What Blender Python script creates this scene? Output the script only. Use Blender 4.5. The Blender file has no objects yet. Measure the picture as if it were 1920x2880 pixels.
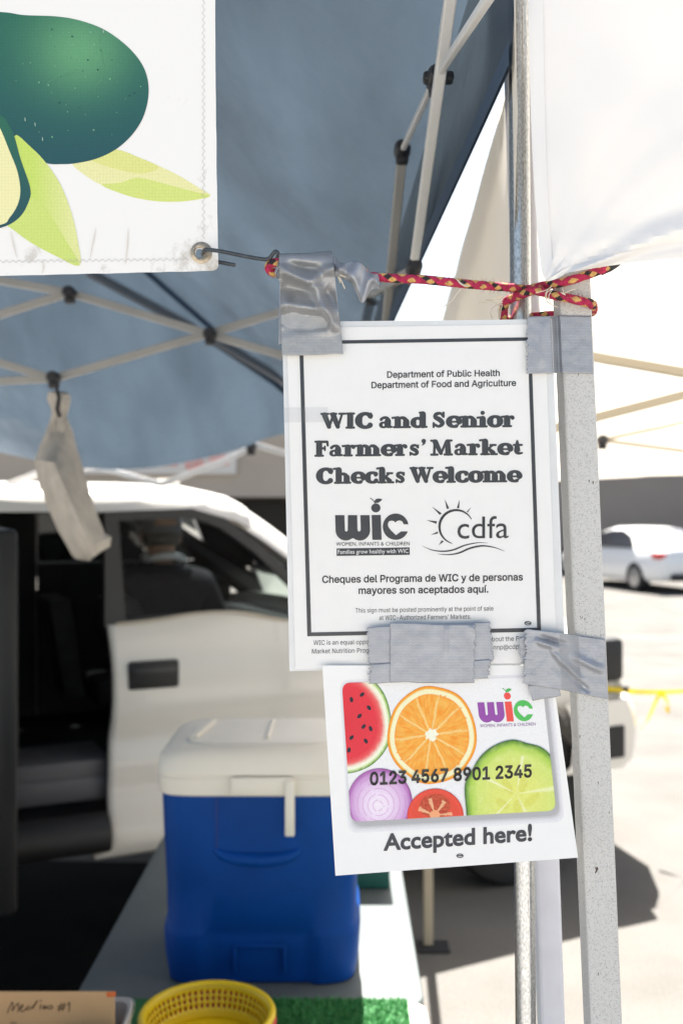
import bpy, bmesh, math, random, json
from mathutils import Vector, Matrix, noise
random.seed(7)
R = math.radians
S = bpy.context.scene
COL = S.collection

# ------------------------------------------------------------------ camera, world, sun, exposure
F, CX, CY, H = 2800.0, 960.0, 1440.0, 1.8          # photo pixels (1920 x 2880), eye height 1.8 m
cd = bpy.data.cameras.new('camera'); cam = bpy.data.objects.new('camera', cd); COL.objects.link(cam)
cam.location = (0, 0, H); cam.rotation_euler = (R(90), 0, 0)
cd.sensor_fit = 'HORIZONTAL'; cd.sensor_width = 24.0; cd.lens = 35.0
cd.clip_start = 0.05; cd.clip_end = 2000
cd.dof.use_dof = True; cd.dof.focus_distance = 0.855; cd.dof.aperture_fstop = 6.2
S.camera = cam
SUN_EL, SUN_AZ = 61.0, 2.0                          # azimuth from +Y towards +X
w = bpy.data.worlds.new('World'); S.world = w; w.use_nodes = True
nt = w.node_tree; bg = nt.nodes['Background']
sky = nt.nodes.new('ShaderNodeTexSky'); sky.sky_type = 'NISHITA'; sky.sun_disc = False
sky.sun_elevation = R(SUN_EL); sky.sun_rotation = R(SUN_AZ); sky.dust_density = 2.2
wb = nt.nodes.new('ShaderNodeMix'); wb.data_type = 'RGBA'; wb.blend_type = 'MULTIPLY'; wb.inputs[0].default_value = 1.0; wb.inputs[7].default_value = (1.04, 0.975, 0.875, 1)   # the camera's daylight white balance
nt.links.new(sky.outputs[0], wb.inputs[6]); nt.links.new(wb.outputs[2], bg.inputs[0]); bg.inputs[1].default_value = 0.05
ld = bpy.data.lights.new('sun', 'SUN'); ld.energy = 5.0; ld.angle = R(0.53); ld.color = (1.0, 0.95, 0.88)
sun = bpy.data.objects.new('sun', ld); COL.objects.link(sun)
sd = Vector((math.sin(R(SUN_AZ))*math.cos(R(SUN_EL)), math.cos(R(SUN_AZ))*math.cos(R(SUN_EL)), math.sin(R(SUN_EL))))
sun.rotation_euler = sd.to_track_quat('Z', 'Y').to_euler()
S.view_settings.view_transform = 'Standard'; S.view_settings.look = 'None'
S.view_settings.exposure = 2.38; S.view_settings.gamma = 1.0
S.render.engine = 'CYCLES'
S.cycles.use_denoising = True
S.cycles.max_bounces = 10; S.cycles.transparent_max_bounces = 16; S.cycles.diffuse_bounces = 5

# ------------------------------------------------------------------ helpers
def P(px, py, Y): return Vector(((px-CX)/F*Y, Y, H-(py-CY)/F*Y))
def lin(c):
    o = []
    for v in c:
        v = v/255.0
        o.append(v/12.92 if v <= 0.04045 else ((v+0.055)/1.055)**2.4)
    return tuple(o)
def alb(r, g, b, white=238.0):
    k = 0.82/lin((white, white, white))[0]
    return tuple(min(0.86, v*k) for v in lin((r, g, b)))

def mat(name, col, rough=0.6, metal=0.0, var=0.0, vscale=20.0, bump=0.0, bscale=200.0, trans=0.0, spec=0.5, coat=0.0, dist=0.002):
    m = bpy.data.materials.new(name); m.use_nodes = True
    t = m.node_tree; b = t.nodes['Principled BSDF']; L = t.links
    b.inputs['Base Color'].default_value = (*col, 1); b.inputs['Roughness'].default_value = rough
    b.inputs['Metallic'].default_value = metal; b.inputs['Specular IOR Level'].default_value = spec
    b.inputs['Coat Weight'].default_value = coat
    tc = t.nodes.new('ShaderNodeTexCoord')
    colsock = None
    if var > 0:
        n = t.nodes.new('ShaderNodeTexNoise'); n.inputs['Scale'].default_value = vscale; n.inputs['Detail'].default_value = 6
        L.new(tc.outputs['Object'], n.inputs['Vector'])
        r = t.nodes.new('ShaderNodeValToRGB')
        r.color_ramp.elements[0].position = 0.3; r.color_ramp.elements[1].position = 0.7
        r.color_ramp.elements[0].color = (*[v*(1-var) for v in col], 1)
        r.color_ramp.elements[1].color = (*[min(0.9, v*(1+var)) for v in col], 1)
        L.new(n.outputs['Fac'], r.inputs['Fac']); L.new(r.outputs['Color'], b.inputs['Base Color']); colsock = r.outputs['Color']
    if bump > 0:
        n2 = t.nodes.new('ShaderNodeTexNoise'); n2.inputs['Scale'].default_value = bscale; n2.inputs['Detail'].default_value = 3
        L.new(tc.outputs['Object'], n2.inputs['Vector'])
        bp = t.nodes.new('ShaderNodeBump'); bp.inputs['Strength'].default_value = bump; bp.inputs['Distance'].default_value = dist
        L.new(n2.outputs['Fac'], bp.inputs['Height']); L.new(bp.outputs['Normal'], b.inputs['Normal'])
    if trans > 0:
        tr = t.nodes.new('ShaderNodeBsdfTranslucent'); tr.inputs['Color'].default_value = (*col, 1)
        if colsock: L.new(colsock, tr.inputs['Color'])
        mx = t.nodes.new('ShaderNodeMixShader'); mx.inputs[0].default_value = trans
        L.new(b.outputs[0], mx.inputs[1]); L.new(tr.outputs[0], mx.inputs[2])
        L.new(mx.outputs[0], t.nodes['Material Output'].inputs['Surface'])
    return m

def glass(name, tint, gl=0.08, rough=0.03):
    m = bpy.data.materials.new(name); m.use_nodes = True; t = m.node_tree; L = t.links
    t.nodes.remove(t.nodes['Principled BSDF'])
    tr = t.nodes.new('ShaderNodeBsdfTransparent'); tr.inputs[0].default_value = (*tint, 1)
    g = t.nodes.new('ShaderNodeBsdfGlossy'); g.inputs['Roughness'].default_value = rough; g.inputs[0].default_value = (0.9, 0.9, 0.9, 1)
    lw = t.nodes.new('ShaderNodeLayerWeight'); lw.inputs[0].default_value = 0.12
    ma = t.nodes.new('ShaderNodeMath'); ma.operation = 'ADD'; ma.inputs[1].default_value = gl; ma.use_clamp = True
    mx = t.nodes.new('ShaderNodeMixShader')
    L.new(lw.outputs['Fresnel'], ma.inputs[0]); L.new(ma.outputs[0], mx.inputs[0])
    L.new(tr.outputs[0], mx.inputs[1]); L.new(g.outputs[0], mx.inputs[2]); L.new(mx.outputs[0], t.nodes['Material Output'].inputs['Surface'])
    return m

def tag(o, label=None, cat=None, group=None, kind=None):
    if label: o['label'] = label
    if cat: o['category'] = cat
    if group: o['group'] = group
    if kind: o['kind'] = kind
    return o
def thing(name, label, cat, loc=(0, 0, 0), group=None):
    o = bpy.data.objects.new(name, None); COL.objects.link(o); o.location = loc; o.empty_display_size = 0.05
    return tag(o, label, cat, group)
def adopt(o, parent):
    if parent is not None:
        o.parent = parent
        l = Vector((0, 0, 0)); p = parent
        while p is not None:
            l += Vector(p.location); p = p.parent if p.parent is None or p.parent.type == 'EMPTY' else None
        o.matrix_parent_inverse = Matrix.Translation(-l) if parent.type == 'EMPTY' else Matrix.Identity(4)
    return o

class MB:
    def __init__(s): s.v = []; s.f = []; s.mi = []; s.uv = []
    def add(s, vs, fs, m=0):
        b = len(s.v); s.v += [tuple(x) for x in vs]
        for f in fs: s.f.append(tuple(i+b for i in f)); s.mi.append(m)
    def box(s, c, d, rot=None, bev=0.0, m=0):
        bm = bmesh.new(); bmesh.ops.create_cube(bm, size=1.0)
        for v in bm.verts: v.co = Vector((v.co.x*d[0], v.co.y*d[1], v.co.z*d[2]))
        if bev > 0: bmesh.ops.bevel(bm, geom=bm.edges[:], offset=bev, segments=2, affect='EDGES', profile=0.5)
        M = Matrix.Translation(Vector(c)) @ (rot.to_4x4() if rot is not None else Matrix.Identity(4))
        bm.verts.index_update()
        s.add([M @ v.co for v in bm.verts], [[v.index for v in f.verts] for f in bm.faces], m); bm.free()
    def tube(s, pts, r, n=12, cap=True, m=0):
        pts = [Vector(p) for p in pts]; rs = r if isinstance(r, (list, tuple)) else [r]*len(pts)
        T = []
        for i in range(len(pts)):
            a = pts[max(0, i-1)]; b = pts[min(len(pts)-1, i+1)]; T.append((b-a).normalized())
        up = Vector((0, 0, 1)) if abs(T[0].z) < 0.9 else Vector((0, 1, 0))
        nrm = T[0].cross(up).normalized(); vs = []; fs = []
        for i, p in enumerate(pts):
            nrm = (nrm - T[i]*nrm.dot(T[i])).normalized(); bi = T[i].cross(nrm)
            for k in range(n):
                a = 2*math.pi*k/n; vs.append(p + (nrm*math.cos(a)+bi*math.sin(a))*rs[i])
        for i in range(len(pts)-1):
            for k in range(n):
                k2 = (k+1) % n; fs.append((i*n+k, i*n+k2, (i+1)*n+k2, (i+1)*n+k))
        if cap: fs.append(tuple(range(n-1, -1, -1))); fs.append(tuple((len(pts)-1)*n+k for k in range(n)))
        s.add(vs, fs, m)
    def bar(s, a, b, wd, hd=None, m=0, bev=0.0):
        a = Vector(a); b = Vector(b); hd = hd or wd; d = b-a
        q = d.to_track_quat('X', 'Z').to_matrix()
        s.box((a+b)/2, (d.length, wd, hd), q, bev, m)
    def loft(s, rings, cap=True, m=0, close=True):
        n = len(rings[0]); vs = [p for r in rings for p in r]; fs = []
        for i in range(len(rings)-1):
            for k in range(n if close else n-1):
                k2 = (k+1) % n; fs.append((i*n+k, i*n+k2, (i+1)*n+k2, (i+1)*n+k))
        if cap and close: fs.append(tuple(range(n-1, -1, -1))); fs.append(tuple((len(rings)-1)*n+k for k in range(n)))
        s.add(vs, fs, m)
    def grid(s, fn, nu, nv, m=0, uvf=None):
        vs = [fn(i/nu, j/nv) for j in range(nv+1) for i in range(nu+1)]
        fs = [(j*(nu+1)+i, j*(nu+1)+i+1, (j+1)*(nu+1)+i+1, (j+1)*(nu+1)+i) for j in range(nv) for i in range(nu)]
        s.add(vs, fs, m)
        if uvf: s.uv += [uvf(i/nu, j/nv) for j in range(nv+1) for i in range(nu+1)]
    def build(s, name, mats, parent=None, smooth=False, solid=0.0, sub=0, bev=0.0, angle=40):
        me = bpy.data.meshes.new(name); me.from_pydata(s.v, [], s.f)
        mats = mats if isinstance(mats, (list, tuple)) else [mats]
        for m_ in mats: me.materials.append(m_)
        if len(mats) > 1: me.polygons.foreach_set('material_index', s.mi)
        if s.uv and len(s.uv) == len(s.v):
            ul = me.uv_layers.new(name='UVMap')
            for lp in me.loops: ul.data[lp.index].uv = s.uv[lp.vertex_index]
        bm = bmesh.new(); bm.from_mesh(me)
        if smooth != 'open': bmesh.ops.recalc_face_normals(bm, faces=bm.faces)
        bm.to_mesh(me); bm.free()
        if smooth:
            me.polygons.foreach_set('use_smooth', [True]*len(me.polygons))
            me.set_sharp_from_angle(angle=R(angle))
        me.update()
        o = bpy.data.objects.new(name, me); COL.objects.link(o)
        if sub: d = o.modifiers.new('sub', 'SUBSURF'); d.levels = sub; d.render_levels = sub
        if solid: d = o.modifiers.new('solid', 'SOLIDIFY'); d.thickness = solid; d.offset = 0
        if bev: d = o.modifiers.new('bevel', 'BEVEL'); d.width = bev; d.segments = 2; d.limit_method = 'ANGLE'
        return adopt(o, parent)

def cr(pts, k=6, closed=False):
    """Catmull-Rom through tuples of any length."""
    n = len(pts); out = []
    segs = n if closed else n-1
    for i in range(segs):
        g = (lambda j: pts[j % n]) if closed else (lambda j: pts[max(0, min(n-1, j))])
        p0, p1, p2, p3 = g(i-1), g(i), g(i+1), g(i+2)
        for j in range(k):
            t = j/k
            out.append(tuple(0.5*(2*b+(c-a)*t+(2*a-5*b+4*c-d)*t*t+(3*b-a-3*c+d)*t**3) for a, b, c, d in zip(p0, p1, p2, p3)))
    if not closed: out.append(tuple(pts[-1]))
    return out
def superellipse(cx, cy, z, a, b, e=4.0, n=40):
    o = []
    for k in range(n):
        t = 2*math.pi*k/n; c, s_ = math.cos(t), math.sin(t)
        o.append(Vector((cx+a*math.copysign(abs(c)**(2/e), c), cy+b*math.copysign(abs(s_)**(2/e), s_), z)))
    return o

# ------------------------------------------------------------------ printing on sheets
def ink_material(name, rough=0.5, weave=0.0, spec=0.3):
    m = bpy.data.materials.new(name); m.use_nodes = True; t = m.node_tree; L = t.links; b = t.nodes['Principled BSDF']
    a = t.nodes.new('ShaderNodeAttribute'); a.attribute_name = 'Col'
    b.inputs['Roughness'].default_value = rough; b.inputs['Specular IOR Level'].default_value = spec
    tc = t.nodes.new('ShaderNodeTexCoord')
    n = t.nodes.new('ShaderNodeTexNoise'); n.inputs['Scale'].default_value = 900; n.inputs['Detail'].default_value = 3
    L.new(tc.outputs['Object'], n.inputs['Vector'])
    mr = t.nodes.new('ShaderNodeMapRange'); mr.inputs[3].default_value = 0.86; mr.inputs[4].default_value = 1.12
    L.new(n.outputs['Fac'], mr.inputs[0])
    mx = t.nodes.new('ShaderNodeMix'); mx.data_type = 'RGBA'; mx.blend_type = 'MULTIPLY'; mx.inputs[0].default_value = 1
    L.new(a.outputs['Color'], mx.inputs[6]); L.new(mr.outputs[0], mx.inputs[7])
    out = mx.outputs[2]
    if weave:
        for axis in ('X', 'Z'):
            wv = t.nodes.new('ShaderNodeTexWave'); wv.bands_direction = axis; wv.inputs['Scale'].default_value = 110
            wv.inputs['Distortion'].default_value = 0.6; wv.inputs['Detail'].default_value = 2
            L.new(tc.outputs['Object'], wv.inputs['Vector'])
            m2 = t.nodes.new('ShaderNodeMapRange'); m2.inputs[3].default_value = 1-weave; m2.inputs[4].default_value = 1+weave
            L.new(wv.outputs['Fac'], m2.inputs[0])
            x2 = t.nodes.new('ShaderNodeMix'); x2.data_type = 'RGBA'; x2.blend_type = 'MULTIPLY'; x2.inputs[0].default_value = 1
            L.new(out, x2.inputs[6]); L.new(m2.outputs[0], x2.inputs[7]); out = x2.outputs[2]
    L.new(out, b.inputs['Base Color'])
    return m

class Ink:
    """Printed shapes: triangles in photo pixels laid on a sheet, each with a colour and a layer."""
    def __init__(s, surf, clip=None): s.surf = surf; s.v = []; s.c = []; s.f = []; s.clip = clip
    def tri(s, pts, cols, lift):
        poly = [(p[0], p[1], *c) for p, c in zip(pts, cols)]
        if s.clip:
            C = s.clip; n = len(C)
            for i in range(n):
                ax, ay = C[i]; bx, by = C[(i+1) % n]; new = []
                side = lambda q: (bx-ax)*(q[1]-ay)-(by-ay)*(q[0]-ax)
                for j in range(len(poly)):
                    p, q = poly[j], poly[(j+1) % len(poly)]; sp, sq = side(p), side(q)
                    if sp >= 0: new.append(p)
                    if (sp >= 0) != (sq >= 0):
                        t = sp/(sp-sq); new.append(tuple(a+(b_-a)*t for a, b_ in zip(p, q)))
                poly = new
                if len(poly) < 3: return
        b = len(s.v)
        for q in poly: s.v.append(s.surf(q[0], q[1], lift)); s.c.append(q[2:5])
        s.f.append(tuple(range(b, b+len(poly))))
    def star(s, cen, outline, colf, nr=10, lift=0.0002):
        n = len(outline)
        pt = lambda k, t: (cen[0]+(outline[k % n][0]-cen[0])*t, cen[1]+(outline[k % n][1]-cen[1])*t)
        for i in range(nr):
            t0, t1 = i/nr, (i+1)/nr
            for k in range(n):
                a, b, c, d = pt(k, t0), pt(k+1, t0), pt(k+1, t1), pt(k, t1)
                ca, cb, cc, cdd = colf(a[0], a[1], t0, k/n), colf(b[0], b[1], t0, (k+1)/n), colf(c[0], c[1], t1, (k+1)/n), colf(d[0], d[1], t1, k/n)
                s.tri((a, c, d), (ca, cc, cdd), lift)
                if i: s.tri((a, b, c), (ca, cb, cc), lift)
    def poly(s, pts, col, lift=0.0002):
        for t in fill2d([pts]): s.tri(t, [col]*3, lift)
    def stroke(s, pts, col, lift=0.0002, caps=True):
        """pts: (x, y, width) with round caps."""
        n = len(pts); Lf = []; Rt = []
        for i in range(n):
            a = pts[max(0, i-1)]; b = pts[min(n-1, i+1)]; dx, dy = b[0]-a[0], b[1]-a[1]; l = math.hypot(dx, dy) or 1
            nx, ny = -dy/l, dx/l; h = pts[i][2]/2
            Lf.append((pts[i][0]+nx*h, pts[i][1]+ny*h)); Rt.append((pts[i][0]-nx*h, pts[i][1]-ny*h))
        for i in range(n-1):
            s.tri((Lf[i], Rt[i], Rt[i+1]), [col]*3, lift); s.tri((Lf[i], Rt[i+1], Lf[i+1]), [col]*3, lift)
        if caps:
            for i in (0, n-1):
                for k in range(10):
                    a0, a1 = 2*math.pi*k/10, 2*math.pi*(k+1)/10; h = pts[i][2]/2
                    s.tri((pts[i][:2], (pts[i][0]+h*math.cos(a0), pts[i][1]+h*math.sin(a0)), (pts[i][0]+h*math.cos(a1), pts[i][1]+h*math.sin(a1))), [col]*3, lift)
    def disc(s, c, rx, ry, col, lift=0.0002, n=32):
        pts = [(c[0]+rx*math.cos(2*math.pi*k/n), c[1]+ry*math.sin(2*math.pi*k/n)) for k in range(n)]
        for k in range(n): s.tri((c, pts[k], pts[(k+1) % n]), [col]*3, lift)
    def tris(s, tl, col, lift=0.0002):
        for t in tl:
            for j in range(1, len(t)-1): s.tri((t[0], t[j], t[j+1]), [col]*3, lift)
    def build(s, name, m, parent):
        # triangles in photo pixels wind either way: turn every face towards the viewer
        fs = []
        for f in s.f:
            a, b, c = (Vector(s.v[i]) for i in f[:3])
            nrm = (b-a).cross(c-a)
            fs.append(f if nrm.y <= 0 else tuple(reversed(f)))
        me = bpy.data.meshes.new(name); me.from_pydata([tuple(v) for v in s.v], [], fs); me.materials.append(m)
        at = me.color_attributes.new('Col', 'FLOAT_COLOR', 'POINT')
        for i, c in enumerate(s.c): at.data[i].color = (*c, 1)
        o = bpy.data.objects.new(name, me); COL.objects.link(o)
        return adopt(o, parent)

def fill2d(polys, offset=0.0, bez=None):
    """Even-odd fill of outlines; returns triangles of (x, y)."""
    cu = bpy.data.curves.new('fill', 'CURVE'); cu.dimensions = '2D'; cu.fill_mode = 'BOTH'; cu.offset = offset
    for p in polys:
        sp = cu.splines.new('POLY'); sp.points.add(len(p)-1); sp.use_cyclic_u = True
        for q, c in zip(sp.points, p): q.co = (c[0], c[1], 0, 1)
    return curve_tris(cu)
def curve_tris(cu):
    o = bpy.data.objects.new('fill', cu); COL.objects.link(o)
    dg = bpy.context.evaluated_depsgraph_get(); me = bpy.data.meshes.new_from_object(o.evaluated_get(dg))
    me.calc_loop_triangles()
    out = [tuple((me.vertices[i].co.x, me.vertices[i].co.y) for i in t.vertices) for t in me.loop_triangles]
    bpy.data.objects.remove(o); bpy.data.curves.remove(cu); bpy.data.meshes.remove(me)
    return out
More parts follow.
